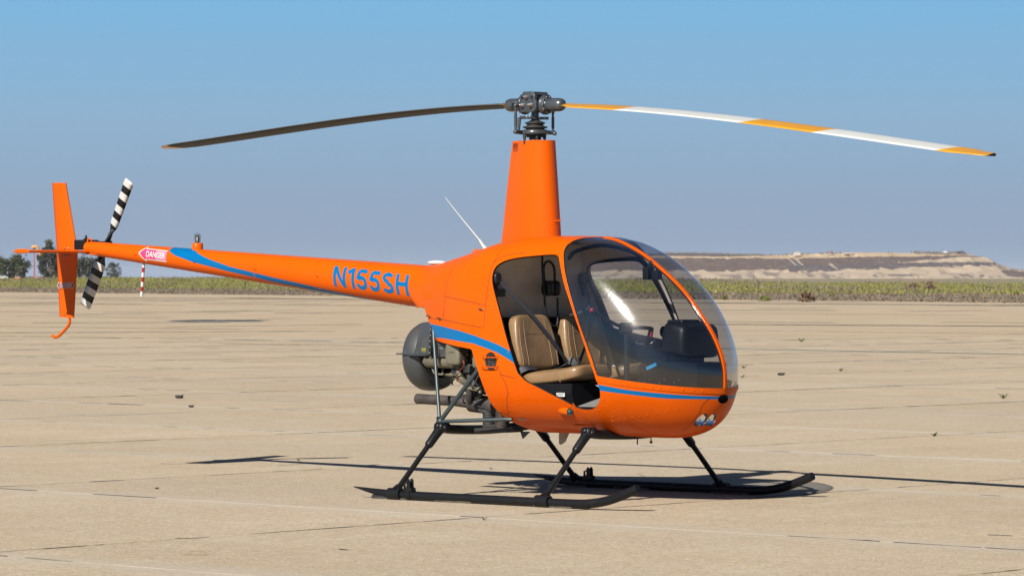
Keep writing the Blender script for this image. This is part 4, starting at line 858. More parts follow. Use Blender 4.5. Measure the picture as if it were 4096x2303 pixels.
# left door with its window
WIN = [(.035, 1.50), (.055, 1.56), (.12, 1.585), (.30, 1.598), (.50, 1.603), (.555, 1.585), (.60, 1.50), (.70, 1.33), (.79, 1.16), (.84, 1.06), (.80, 1.045), (.55, 1.085), (.235, 1.135), (.205, 1.15), (.15, 1.27), (.09, 1.40)]
WIN = [(x+.035 if x < .4 else x+.01, z+(.012 if z > 1.5 else 0)) for x, z in WIN]
lwin, ldp = ldoor.split(sd_poly(ldoor.P[:, 0], ldoor.P[:, 2], chaikin(WIN, 2)))
dk = -.1; door = surf_obj('door', [(ldp, 0)], [M['orange'], M['interior'], M['trim']], H, thick=.028, off=-.0, label='closed left door, black inside')
surf_obj('window', [(lwin, 0)], [M['window'], M['window'], M['trim']], door, off=-.008)
m = MB().tube(smooth_path([(.50, .50, 1.062), (.505, .475, 1.045), (.53, .468, 1.035), (.62, .468, 1.035), (.645, .475, 1.045), (.65, .50, 1.062)], 4), .006, 8); m.build('handle', M['steel'], door)
m = MB().box((.55, .505, .90), (.40, .02, .20)); m.build('door_pocket', M['interior'], door, bevel=.008)
# aft firewall and dark fuel cell wall closing the cabin from the engine bay
m = MB()
fw = [(-.09, 1.02), (-.05, .89), (-.01, .76), (.03, .63), (.11, .51), (.24, .445)]
for i in range(len(fw)-1):
    (x0, z0), (x1, z1) = fw[i], fw[i+1]; ya = float(yat(max(x0, 0), z0))-.045; yb = float(yat(max(x1, 0), max(z1, .45)))-.045
    m.add([(x0, -ya, z0), (x0, ya, z0), (x1, yb, z1), (x1, -yb, z1), (x0+.012, -ya, z0), (x0+.012, ya, z0), (x1+.012, yb, z1), (x1+.012, -yb, z1)], [(0, 1, 2, 3), (7, 6, 5, 4), (0, 3, 7, 4), (1, 5, 6, 2)], 0, False)
m.add([(-.60, -.34, 1.07), (-.60, .34, 1.07), (-.30, .47, 1.035), (-.09, .52, 1.02), (-.09, -.52, 1.02), (-.30, -.47, 1.035)], [(0, 1, 2, 3, 4, 5)], 0, False)
m.build('firewall', M['darkcasting'], H)

# ---- panels, rivets, latches on the skin
def line_on_skin(mb, pts, wd=.004, off=.0012, side=-1, step=.02, mi=0):
    P = []
    for i in range(len(pts)-1):
        a, b = np.array(pts[i], float), np.array(pts[i+1], float); n = max(1, int(np.hypot(*(b-a))/step))
        for j in range(n): P.append(a+(b-a)*j/n)
    P.append(np.array(pts[-1], float)); V = []
    for i, (x, z) in enumerate(P):
        p, nn = surf_pn(x, z, side); q0 = surf_pn(*P[max(i-1, 0)], side)[0]; q1 = surf_pn(*P[min(i+1, len(P)-1)], side)[0]
        t = (q1-q0).normalized(); w_ = nn.cross(t).normalized()*wd/2; V += [p+nn*off-w_, p+nn*off+w_]
    mb.add(V, [(2*i, 2*i+1, 2*i+3, 2*i+2) for i in range(len(P)-1)], mi, True)
PANELS = [[(-.40, 1.615), (-.435, 1.563), (-.435, 1.516), (-.446, 1.433), (-.444, 1.36), (-.445, 1.28), (-.452, 1.201)],
          [(-.66, 1.208), (-.565, 1.206), (-.452, 1.201), (-.228, 1.177), (.004, 1.150), (.013, 1.225), (.018, 1.301), (-.145, 1.326), (-.442, 1.36)],
          [(.055, 1.696), (.053, 1.644), (.041, 1.591), (.035, 1.55), (.029, 1.469), (.026, 1.388), (.018, 1.301)],
          [(.041, 1.591), (.10, 1.632), (.177, 1.645), (.282, 1.655)],
          [(.128, .90), (.141, .855), (.180, .781), (.190, .72), (.162, .674), (.119, .567), (.037, .579)],
          [(.141, .84), (.274, .815)], [(1.575, .70), (1.549, .66), (1.52, .60), (1.46, .53), (1.36, .47)]]
mb = MB()
for p in PANELS: line_on_skin(mb, p, .0035, .0008)
mb.build('panel_seam', M['trim'], H, kind='stuff')
mb = MB()
line_on_skin(mb, [(.728, .66), (.745, .60), (.765, .555), (.80, .512)], .012, .003); line_on_skin(mb, [(.623, .507), (.70, .506), (.805, .508)], .022, .006)
line_on_skin(mb, [(.05, .535), (.125, .537)], .03, .004)
build_split(mb, 'skin_doubler', M['orange'], H)
mb = MB()
def dome(mb, p, n, r, hgt, mi=0, seg=8): mb.lathe([(r, 0), (r*.8, hgt*.6), (r*.4, hgt*.95), (0.0001, hgt)], p, n, seg, mi)
def rivets(mb, pts, step, r=.0054, side=-1, off=.0):
    for i in range(len(pts)-1):
        a, b = np.array(pts[i], float), np.array(pts[i+1], float); n = max(1, int(round(np.hypot(*(b-a))/step)))
        for j in range(n):
            q = a+(b-a)*j/n; p, nn = surf_pn(q[0], q[1], side)
            if p.y*side > .03: dome(mb, p+nn*off, nn, r, r*.7)
off = lambda pts, dx, dz: [(x+dx, z+dz) for x, z in pts]
seamz = lambda x: .763+.128*(1.6-x)
for side in (-1, 1):
    rivets(mb, [(x, seamz(x)-.020) for x in (.975, 1.1, 1.25, 1.35, 1.43, 1.49, 1.53, 1.56, 1.585)], .052, .0062, side, .004)
rivets(mb, [(.962, .87), (.92, .97), (.86, 1.10), (.80, 1.23), (.745, 1.345), (.70, 1.45), (.645, 1.56), (.61, 1.62), (.60, 1.66), (.585, 1.70), (.59, 1.73), (.59, 1.75)], .055, .0055)
rivets(mb, off(PANELS[0], .014, 0), .045); rivets(mb, off(PANELS[2], -.014, 0), .05); rivets(mb, [(-.43, 1.348), (-.145, 1.314), (.015, 1.290)], .032)
rivets(mb, [(-.43, 1.372), (-.145, 1.338), (.015, 1.314)], .06); rivets(mb, [(-.66, 1.196), (-.452, 1.189), (-.228, 1.165), (.02, 1.138), (.10, 1.125), (.17, 1.115)], .05)
rivets(mb, [(.105, 1.30), (.14, 1.21), (.165, 1.13), (.20, 1.03), (.235, .95)], .05, .005); rivets(mb, [(.03, 1.46), (.035, 1.30), (.045, 1.15)], .05)
rivets(mb, [(.31, .80), (.513, .715), (.69, .635), (.73, .61), (.80, .598), (.87, .598), (.92, .615), (.96, .64), (.99, .69), (.995, .76)], .055)
rivets(mb, [(.152, .86), (.192, .78), (.20, .72), (.174, .665), (.13, .56)], .045); rivets(mb, [(-.01, .80), (.02, .68), (.06, .59), (.10, .55)], .05)
rivets(mb, [(.98, .543), (1.094, .562), (1.259, .589), (1.386, .616), (1.493, .639)], .055); rivets(mb, [(1.005, .573), (.98, .52)], .03)
rivets(mb, [(.745, .60), (.765, .548), (.80, .505)], .03); rivets(mb, [(.63, .50), (.80, .50)], .04); rivets(mb, [(.06, .53), (.12, .53)], .03)
rivets(mb, [(.25, .80), (.26, .70), (.265, .62)], .03); rivets(mb, [(1.02, .66), (1.06, .55)], .06); rivets(mb, [(.33, .74), (.36, .66)], .03)
rivets(mb, [(.09, 1.615), (.10, 1.60)], .012, .005)
for x in np.arange(.66, 1.60, .055):      # rivets down the centre strip
    z = float(sec(x)[1]); e = .003; n = Vector((-(float(sec(x+e)[1])-float(sec(x-e)[1]))/(2*e), 0, 1)).normalized(); dome(mb, Vector((x, 0, z))+n*.0065, n, .0045, .003)
for x in np.arange(.05, .66, .05): dome(mb, Vector((x, -.30 - .1*(x-.35)**2, float(sec(x)[1])-.0165)), Vector((0, -.15, 1)), .0045, .003) if x < 0 else None
mb.build('rivet', M['orange'], H, kind='stuff')
for x, z, dx in ((-.008, 1.275, 0), (-.64, 1.224, 0), (-.478, 1.209, 0)):
    p, n = surf_pn(x, z); m = MB(); m.lathe([(.010, 0), (.009, .006), (.0001, .007)], p, n, 12); m.box(p+n*.007+Vector((-.012, 0, 0)), (.036, .006, .009), rotm(0, 8, 0), 1)
    m.build('panel_latch', [M['orange'], M['darkcasting']], H)
p, n = surf_pn(.21, .540); m = MB(); line_on_skin(m, [(.168, .541), (.25, .537)], .011, .004); m.build('drain_strip', M['steel'], H)
# vent tunnel with wire screen and two orange hoops
for side in (-1, 1):
    p, n = surf_pn(.067, .929, side); q = Vector((0, 0, 1)).rotation_difference(n)
    v = MB(); ring = [(.050*math.cos(a), .059*math.sin(a)) for a in np.linspace(0, 2*math.pi, 29)[:-1]]
    V = [Vector((p.x+a, p.y+n.y*.002, p.z+b)) for a, b in ring]+[Vector((p.x+a*.8, p.y-n.y*.10, p.z+b*.8)) for a, b in ring]
    v.add(V, [(i, (i+1) % 28, 28+(i+1) % 28, 28+i) for i in range(28)]+[tuple(range(28, 56))], 0, True)
    vo = v.build('side_vent', M['rubber'], H)
    sc_ = MB()
    for a in np.arange(-.042, .043, .012):
        hgt = .056*math.sqrt(max(0, 1-(a/.048)**2)); sc_.tube([(p.x+a, p.y+n.y*.004, p.z-hgt), (p.x+a, p.y+n.y*.004, p.z+hgt)], .0011, 5)
    for b in np.arange(-.048, .05, .012):
        wd = .048*math.sqrt(max(0, 1-(b/.057)**2)); sc_.tube([(p.x-wd, p.y+n.y*.005, p.z+b), (p.x+wd, p.y+n.y*.005, p.z+b)], .0011, 5)
    sc_.build('vent_screen', M['steel'], vo)
    for zz, xo in ((.957, .0), (.893, -.008)):
        hb = MB(); yo = p.y+n.y*.002; hb.tube(smooth_path([(p.x-.066+xo, yo, zz+.004), (p.x-.060+xo, yo+n.y*.020, zz-.002), (p.x+xo, yo+n.y*.024, zz-.004), (p.x+.056+xo, yo+n.y*.020, zz-.004), (p.x+.062+xo, yo, zz)], 4), .0035, 8)
        hb.build('vent_hoop', M['orange'], vo)
# nose inlet and landing light bay
m = MB(); V0 = []; 
for s_ in (0, 1):
    for a in np.linspace(0, 2*math.pi, 25)[:-1]:
        y, z = .055*math.cos(a)*(1-.1*s_), .692+.030*math.sin(a)*(1-.1*s_); V0.append((1.595-.03*abs(math.cos(a))*0-(.0)-s_*.10, y, z))
m.add(V0, [(i, (i+1) % 24, 24+(i+1) % 24, 24+i) for i in range(24)]+[tuple(range(24, 48))], 0, True); m.build('nose_inlet', M['rubber'], H)
for (y_, a_), bay in zip(LL, bays):
    lo_ = surf_obj('landing_light', [(bay, 0)], [M['clear']], H, off=-.001); xs_ = float(bay.P[:, 0].mean()); dr_ = Vector((1, -.42, .02)).normalized(); c0_ = Vector((xs_, y_, .556))-dr_*.022
    m = MB().lathe([(.0001, .000), (.016, .001), (.028, .004), (.037, .008), (.041, .012)], c0_, dr_, 24, 0); m.build('reflector', M['chrome'], lo_)
    m = MB().lathe([(.0001, .008), (.005, .006), (.006, .001)], c0_, dr_, 12); m.build('bulb', M['chrome'], lo_)
# right side navigation light
p, n = surf_pn(.625, .606); m = MB()
fx = Vector((1, -.0, -.06)).normalized()
m.lathe([(.0001, -.055), (.010, -.045), (.020, -.025), (.026, 0), (.027, .022), (.026, .040)], p+n*.006+Vector((.005, 0, 0)), fx, 20, 0)
nl_ = m.build('navigation_light', [M['orange']], H); m = MB(); m.lathe([(.025, 0), (.024, .012), (.018, .024), (.008, .031), (.0001, .032)], p+n*.006+Vector((.045, 0, -.002)), fx, 20, 0); m.build('lens', [M['navgreen']], nl_)

# ---- mast fairing: streamlined, rounded nose and sharp trailing edge
def airfoil(xle, xte, ht, n=28):
    """closed teardrop outline (x, y), nose towards +x"""
    c = xle-xte; up = []
    for i in range(n+1):
        t = (1-math.cos(math.pi*i/n))/2; y = ht*(2.969*math.sqrt(t)-1.26*t-3.516*t*t+2.843*t**3-1.036*t**4)/1.0
        up.append((xle-c*t, y))
    return up+[(x, -y) for x, y in up[::-1][1:-1]]
FZ = [(1.685, .208, -.310, .110), (1.70, .207, -.308, .112), (1.79, .200, -.291, .110), (2.10, .176, -.250, .104), (2.423, .150, -.203, .094)]
def fair_sec(z):
    a = np.array(FZ); return [float(np.interp(z, a[:, 0], a[:, i])) for i in (1, 2, 3)]
m = MB(); zs = [1.685, 1.70, 1.79, 1.9, 2.0, 2.1, 2.2, 2.3, 2.423]; V = []
for z in zs: V += [(x, y, z) for x, y in airfoil(*fair_sec(z))]
k = len(airfoil(*fair_sec(2))); m.add(V, [(i*k+j, i*k+(j+1) % k, (i+1)*k+(j+1) % k, (i+1)*k+j) for i in range(len(zs)-1) for j in range(k)], 0, True)
m.add([(x, y, 2.417) for x, y in airfoil(*[a*b for a, b in zip(fair_sec(2.42), (.98, .98, .96))])], [tuple(range(k))], 1, False)
fair = m.build('mast_fairing', [M['orange'], M['trim']], H)
m = MB()
def fair_pt(x, z, side=-1):
    xle, xte, ht = fair_sec(z); t = (xle-x)/(xle-xte); y = ht*(2.969*math.sqrt(t)-1.26*t-3.516*t*t+2.843*t**3-1.036*t**4); return Vector((x, side*y, z))
for i, x in enumerate((-.172, -.157, -.142, -.127, -.112)):
    a, b = fair_pt(x, 2.405), fair_pt(x, 2.345); m.box((a+b)/2+Vector((0, -.0005, 0)), (.0045, .003, .062), None)
build_split(m, 'louvre_slot', M['trim'], fair)
m = MB()
for z, xs_ in ((2.412, (-.17, -.10, -.02, .08)), (1.79, (-.27, -.18, -.10, 0, .11)), (2.02, (.0, .05)), (1.80, (.15,))):
    for x in xs_: dome(m, fair_pt(x, z), Vector((0.1, -1, 0)), .005, .003)
m.build('rivet', M['orange'], fair, kind='stuff')
m = MB().tube([(.195, -.02, 1.872), (.245, -.02, 1.876)], .004, 8).lathe([(.009, 0), (.006, .006), (.0001, .007)], (.190, -.02, 1.872), (1, 0, 0), 10); m.build('drain_tube', M['orange'], fair)

# ---- tail boom
BX = np.array([-4.42, -4.002, -3.25, -2.54, -1.9, -.95]); BT = np.array([1.764, 1.744, 1.701, 1.662, 1.625, 1.571]); BB = np.array([1.666, 1.618, 1.532, 1.446, 1.372, 1.270])
def boom(x):
    pt = np.polyfit(BX, BT, 1); pb = np.polyfit(BX, BB, 2); t, b = np.polyval(pt, x), np.polyval(pb, x); return (t+b)/2, (t-b)/2
def boom_pt(x, th, off=0.):   # th: angle above the horizontal on the right-hand side
    c, r = boom(x); return Vector((x, -(r+off)*math.cos(th), c+(r+off)*math.sin(th)))
nx, na = 220, 96; xs = np.linspace(-4.40, -.93, nx); th = np.linspace(0, 2*np.pi, na+1)[:-1]
X_, TH = np.meshgrid(xs, th, indexing='ij'); c_, r_ = boom(X_); slope = .068
P = np.stack([X_, -r_*np.cos(TH), c_+r_*np.sin(TH)], -1).reshape(-1, 3); N = np.stack([np.full_like(X_, .0), -np.cos(TH), np.sin(TH)], -1).reshape(-1, 3)
N[:, 0] = -.028; N /= np.linalg.norm(N, axis=1)[:, None]
ii = np.arange(nx*na).reshape(nx, na); a = ii[:-1]; b = ii[1:]; a2 = np.roll(a, -1, 1); b2 = np.roll(b, -1, 1)
T = np.concatenate([np.stack([a, b, b2], -1).reshape(-1, 3), np.stack([a, b2, a2], -1).reshape(-1, 3)])
fn = np.cross(P[T[:, 1]]-P[T[:, 0]], P[T[:, 2]]-P[T[:, 0]]); fl = (fn*N[T].sum(1)).sum(1) < 0; T[fl] = T[fl][:, ::-1]
bs_ = Surf(P, N, T)
c_, r_ = boom(P[:, 0]); frac = (P[:, 2]-c_)/r_          # -1 bottom .. +1 top
lead = np.interp(frac, [-1, -.75, -.45, -.1, .3, .62, .85, 1.], [-1.95, -2.42, -2.86, -3.20, -3.395, -3.468, -3.475, -3.470])
trail = np.interp(frac, [-1, -.75, -.45, -.1, .3, .62, .85, 1.], [-1.35, -1.86, -2.38, -2.80, -3.03, -3.150, -3.205, -3.225])
# the band sweeps down and forward on both sides
strp, rest = bs_.split(np.minimum(P[:, 0]-lead, trail-P[:, 0])*.3)
boomo = surf_obj('tail_boom', [(rest, 0), (strp, 1)], [M['orange'], M['blue'], M['orange'], M['trim']], H, thick=.008, inner=2, rim=3)
m = MB().lathe([(.0001, 0), (.045, 0)], (-4.395, 0, 1.715), (1, 0, 0), 24); m.build('boom_end_cap', M['orange'], boomo)
m = MB()
for x in (-3.84, -3.20, -2.56, -1.93, -1.46):
    for d in range(-5, 8): 
        if x == -1.46 and -3 <= d <= 4: continue
        t_ = d*.22; p = boom_pt(x, t_); n = Vector((0, -math.cos(t_), math.sin(t_))); dome(m, p, n, .0042, .003, mi=1 if (x == -3.20 and -.12 < math.sin(t_) < .85) else 0, seg=6)
    if x == -1.46: continue
    t_ = .02; p = boom_pt(x+.022, t_); m.lathe([(.014, 0), (.014, .002), (.0001, .0028)], p, (0, -1, .02), 16, mi=1 if x == -3.20 else 0)
for x in np.arange(-4.2, -1.0, .075): dome(m, boom_pt(x, -1.35), Vector((0, -.2, -1)), .004, .003, seg=6)
m.build('rivet', [M['orange'], M['blue']], boomo, kind='stuff')
m = MB()
for x in (-3.85, -2.57, -1.94): m.tube([boom_pt(x, t_, .0003) for t_ in np.linspace(-1.5, 1.6, 24)], .0011, 5, cap=False)
m.build('boom_joint', M['orange'], boomo, kind='stuff')
# registration and warning lettering
def on_boom(x0, th0, off=.0016, shear=0., tilt=0.):
    def fn(u, v):
        x = x0+u+shear*v; c, r = boom(x0+u); t_ = th0+tilt*u+v/r; return boom_pt(x, t_, off)
    return fn
def stroke_glyphs(name, text, h_, st, total, fn, m_, parent, label):
    """plain block capitals drawn as constant-width strokes, laid on a curved surface"""
    def arc(cx, cy, rx, ry, a0, a1, n=12): return [(cx+rx*math.cos(R(a0+(a1-a0)*i/n)), cy+ry*math.sin(R(a0+(a1-a0)*i/n))) for i in range(n+1)]
    q = st/2
    G = {'N': (.72, [[(q, 0), (q, 1)], [(.72-q, 0), (.72-q, 1)], [(q*1.1, 1-q*.2), (.72-q*1.1, q*.2)]]), 'H': (.70, [[(q, 0), (q, 1)], [(.70-q, 0), (.70-q, 1)], [(q, .53), (.70-q, .53)]]),
         '1': (.40, [[(.40-q, 0), (.40-q, 1)], [(0.02, .74), (.20, .84), (.40-q, 1.0)]]),
         '5': (.62, [[(.58, 1-q), (.16, 1-q)], [(.17, 1-q), (.10, .48)]+[], arc(.30, .335, .32-q, .335-q, 140, -90)+[], arc(.30, .335, .32-q-.0, .335-q, -90, -165)]),
         'S': (.66, [arc(.33, .735, .31-q, .265-q, 20, 90, 6)+arc(.33, .735, .31-q, .265-q, 90, 265, 12)+arc(.33, .275, .33-q, .275-q, 85, -90, 12)+arc(.33, .275, .33-q, .275-q, -90, -162, 6)])}
    G = {c: (w_*1.17, [[(a*1.17, b) for a, b in pl] for pl in pls]) for c, (w_, pls) in G.items()}
    widths = [G[c][0] for c in text]; gap = (total/h_-sum(widths))/(len(text)-1); x0 = 0; mb = MB()
    for c in text:
        for pl in G[c][1]:
            P_ = []
            for i in range(len(pl)-1):
                a, b = Vector(pl[i]), Vector(pl[i+1]); n = max(1, int((b-a).length/.07)); P_ += [a+(b-a)*k_/n for k_ in range(n)]
            P_.append(Vector(pl[-1])); V = []
            for i, p in enumerate(P_):
                t_ = (P_[min(i+1, len(P_)-1)]-P_[max(i-1, 0)]).normalized(); nn = Vector((-t_.y, t_.x))*q
                for s_ in (-1, 1):
                    r_ = p+nn*s_; V.append(fn((x0+r_.x)*h_, min(1, max(0, r_.y))*h_))
            mb.add(V, [(2*i, 2*i+1, 2*i+3, 2*i+2) for i in range(len(P_)-1)], 0, True)
        x0 += G[c][0]+gap
    return mb.build(name, m_, parent, label=label)
stroke_glyphs('registration_number', 'N155SH', .152, .195, .735, on_boom(-1.755, math.radians(-27), shear=-.05), M['blue'], boomo, 'blue registration number N155SH along the tail boom')
m = MB()
def ribbon_boom(mb, pts, wd, off, mi=0, fill=False):
    V = []
    for i in range(len(pts)-1):
        a, b = Vector(pts[i]), Vector(pts[i+1]); d = (b-a).normalized(); nn = Vector((-d.y, d.x))*wd/2; n = max(1, int((b-a).length/.02)); V = []
        for j in range(n+1):
            q = a+(b-a)*j/n
            for s_ in (-1, 1):
                r0 = q+nn*s_; c, r = boom(r0.x); V.append(boom_pt(r0.x, r0.y/r, off))
        mb.add(V, [(2*j, 2*j+1, 2*j+3, 2*j+2) for j in range(n)], mi, True)
# red-pink arrow decal pointing aft
x0, x1, y0, y1 = -3.715, -3.484, -.038, .038; ym = .0
def patch(mb, xa, xb, ya, yb, off, mi, n=10, k=6, shrink=None):
    V = []
    for i in range(n+1):
        for j in range(k+1):
            x = xa+(xb-xa)*i/n; f0, f1 = (ya, yb) if not shrink else shrink(x); y = f0+(f1-f0)*j/k+.012; c, r = boom(x); V.append(boom_pt(x, y/r, off))
    mb.add(V, [(i*(k+1)+j, i*(k+1)+j+1, (i+1)*(k+1)+j+1, (i+1)*(k+1)+j) for i in range(n) for j in range(k)], mi, True)
patch(m, -3.716, -3.600, -.038, .038, .0012, 1); patch(m, -3.600, -3.484, -.038, .038, .0012, 2)
patch(m, -3.778, -3.716, 0, 0, .0012, 1, shrink=lambda x: (-(x+3.778)*.80, (x+3.778)*.80))
sh = lambda pts: [(x, y+.012) for x, y in pts]
ribbon_boom(m, sh([(-3.484, .041), (-3.714, .041)]), .007, .002); ribbon_boom(m, sh([(-3.484, -.041), (-3.714, -.041)]), .007, .002)
ribbon_boom(m, sh([(-3.708, .061), (-3.782, .0), (-3.708, -.061)]), .008, .002); ribbon_boom(m, sh([(-3.712, .061), (-3.712, .041)]), .006, .002); ribbon_boom(m, sh([(-3.712, -.061), (-3.712, -.041)]), .006, .002)
m.build('warning_arrow', [M['white'], M['pink'], M['pinklight']], boomo, label='pink arrow decal pointing to the tail rotor')
text_obj('warning_text', 'DANGER', .205, .046, on_boom(-3.702, -.011/.078, off=.0026), M['white'], boomo, bold=.02, label='white lettering DANGER on the boom')
# strobe beacon
m = MB().lathe([(.041, -.02), (.041, .040), (.037, .044), (.0001, .044)], (-3.235, 0, 1.70), (0, 0, 1), 24); bea = m.build('beacon', M['orange'], H)
m = MB().lathe([(.028, 0), (.028, .055), (.024, .066), (.012, .073), (.0001, .074)], (-3.235, 0, 1.744), (0, 0, 1), 24); m.build('beacon_lens', M['beaconglass'], bea)
m = MB()
for k_ in range(5):
    for j in range(14): m.box((-3.235+.018*math.cos(j*.449), .018*math.sin(j*.449), 1.752+k_*.012), (.004, .004, .007), None)
m.lathe([(.014, 0), (.014, .058), (.0001, .06)], (-3.235, 0, 1.744), (0, 0, 1), 12); m.build('led_stack', M['steel'], bea)
# red and white striped stinger below the boom
m = MB(); z0 = 1.600
for k_ in range(7):
    m.tube([(-3.800-.0035*k_, 0, z0-.036*k_), (-3.8035-.0035*k_, 0, z0-.036*(k_+1))], .0115, 12, mi=k_ % 2, cap=k_ in (0, 6))
m.build('warning_stick', [M['white'], M['red']], boomo)
# antennas
m = MB().tube([(-.415, 0, 1.665), (-.46, 0, 1.70), (-.50, 0, 1.75)], [.022, .013, .008], 12, flat=.7); m.tube([(-.50, 0, 1.75), (-.64, 0, 1.88), (-.812, 0, 2.046)], [.005, .0032, .002], 8); m.build('whip_antenna', M['offwhite'], H)
m = MB().pillow((-.89, 0, 1.592), (.16, .07, .034), (.9, .9)); m.build('antenna_dome', M['white'], H)
m = MB().lathe([(.0001, -.02), (.036, -.02), (.036, .008), (.030, .014), (.0001, .014)], (-.455, -.075, 1.664), (-.15, -.15, 1), 24); m.box((-.455, -.075, 1.679), (.05, .012, .008), rotm(0, 8, 0)); m.build('fuel_cap', M['orange'], H)

# ---- empennage
def foil_plate(mb, corners_fn, ns, thick, mi=0):
    """corners_fn(t) -> (leading point, trailing point); a thin symmetric airfoil between them"""
    prof = [(0, 0), (.03, .55), (.1, .85), (.25, 1.), (.5, .85), (.75, .5), (1, .04)]
    out = [(t_, h_) for t_, h_ in prof]+[(t_, -h_) for t_, h_ in prof[::-1][:-1]]
    V = []; k = len(out)
    for i in range(ns+1):
        L, T_, nrm = corners_fn(i/ns); L = Vector(L); T_ = Vector(T_); nrm = Vector(nrm); ch = (T_-L).length
        V += [L+(T_-L)*t_+nrm*h_*thick/2 for t_, h_ in out]
    mb.add(V, [(i*k+j, i*k+(j+1) % k, (i+1)*k+(j+1) % k, (i+1)*k+j) for i in range(ns) for j in range(k)], mi, True)
    mb.add(V[:k], [tuple(range(k))[::-1]], mi, False); mb.add(V[-k:], [tuple(range(k))], mi, False)
m = MB()
foil_plate(m, lambda t: ((-4.514-.132*t, 0, 1.689+.524*t), (-4.748-.053*t, 0, 1.690+.526*t), (0, 1, 0)), 6, .030)
uf = m.build('upper_fin', M['orange'], H)
m = MB(); foil_plate(m, lambda t: ((-4.516-.042*t, 0, 1.684-.505*t), (-4.748+.031*t, 0, 1.684-.497*t), (0, 1, 0)), 6, .030)
lf = m.build('lower_fin', M['orange'], H)
m = MB()
for i in range(9): dome(m, (-4.60-.02*i if False else -4.56-.022*i, -.014, 1.705), (0, -1, 0), .004, .003, seg=6)
for i in range(12): dome(m, (-4.742-.004*i, -.004, 1.73+.04*i), (0, -1, 0), .0028, .002, seg=6)
m.build('rivet', M['orange'], uf, kind='stuff')
m = MB()
for x in (-4.60, -4.645): m.lathe([(.0075, 0), (.0075, .006), (.0001, .009)], (x, -.014, 1.712), (0, -1, 0), 10); m.lathe([(.0075, 0), (.0075, .006), (.0001, .009)], (x+.0, -.014, 1.655), (0, -1, 0), 10)
build_split(m, 'fin_bolt', M['steel'], uf)
m = MB()
foil_plate(m, lambda t: ((-4.345-.025*t, -.005-.625*t, 1.683), (-4.735+.205*t, -.005-.625*t, 1.690), (0, 0, 1)), 8, .022)
m.box((-4.33, -.005, 1.667), (.20, .07, .006)); m.build('horizontal_stabilizer', M['orange'], H)
m = MB().pillow((-4.450, -.634, 1.686), (.175, .022, .034), (.8, .8)); m.build('stabilizer_tip', M['orange'], H)
# decal on the lower fin
def onfin(x0, z0): return lambda u, v: Vector((x0+u, -.0165, z0+v))
m = MB(); Yf = -.0160
m.prism([(-4.704, 1.412), (-4.704, 1.447), (-4.558, 1.447), (-4.558, 1.412)], Yf, Yf+.0004, 0); 
for sx, xa in ((1, -4.704), (-1, -4.558)): m.prism([(xa, 1.404), (xa-sx*.020, 1.4295), (xa, 1.455)], Yf, Yf+.0004, 0)
def seg(mb, a, b, wd, y, mi):
    a, b = Vector(a), Vector(b); d = (b-a).normalized(); n = Vector((-d.y, d.x))*wd/2; q = [a-n, a+n, b+n, b-n]; mb.add([(p.x, y, p.y) for p in q], [(0, 1, 2, 3)], mi, False)
ys = Yf-.0006
for z in (1.411, 1.448): seg(m, (-4.704, z), (-4.558, z), .003, ys, 1)
for sx, xa in ((1, -4.704), (-1, -4.558)):
    seg(m, (xa, 1.404), (xa-sx*.020, 1.4295), .0035, ys, 1); seg(m, (xa-sx*.020, 1.4295), (xa, 1.455), .0035, ys, 1)
m.build('fin_decal', [M['decalred'], M['placard']], lf)
text_obj('warning_text', 'DANGER', .134, .024, onfin(-4.698, 1.4175), M['placard'], lf, bold=.01, label='small pale lettering DANGER on the lower fin')
m = MB().tube(smooth_path([(-4.612, 0, 1.20), (-4.606, 0, 1.165), (-4.613, 0, 1.130), (-4.65, 0, 1.095), (-4.70, 0, 1.058), (-4.74, 0, 1.036), (-4.775, 0, 1.033), (-4.80, 0, 1.044)], 5), .0115, 10); m.build('tail_skid', M['orange'], H)
m = MB().box((-4.645, -.017, 1.205), (.008, .006, .010)); m.build('skid_bolt', M['steel'], lf)
# tail gearbox
m = MB().box((-4.455, 0, 1.738), (.115, .09, .075), None, 0); m.lathe([(.034, 0), (.034, .10), (.026, .12), (.022, .20)], (-4.43, .02, 1.742), (0, 1, 0), 20)
m.tube([(-4.425, 0, 1.77), (-4.425, 0, 1.79)], .012, 10); m.tube([(-4.425, 0, 1.79), (-4.425, 0, 1.803)], [.010, .005], 10); m.tube([(-4.425, 0, 1.800), (-4.425, 0, 1.812)], [.012, .002], 10)
m.box((-4.40, -.01, 1.772), (.05, .05, .012), rotm(0, 20, 0)); m.build('tail_gearbox', M['black'], H, bevel=.006)
m = MB().tube(smooth_path([(-4.375, -.03, 1.755), (-4.372, -.03, 1.778), (-4.355, -.025, 1.783), (-4.34, -.02, 1.768)], 4), .006, 8); m.build('gearbox_lug', M['orange'], H)
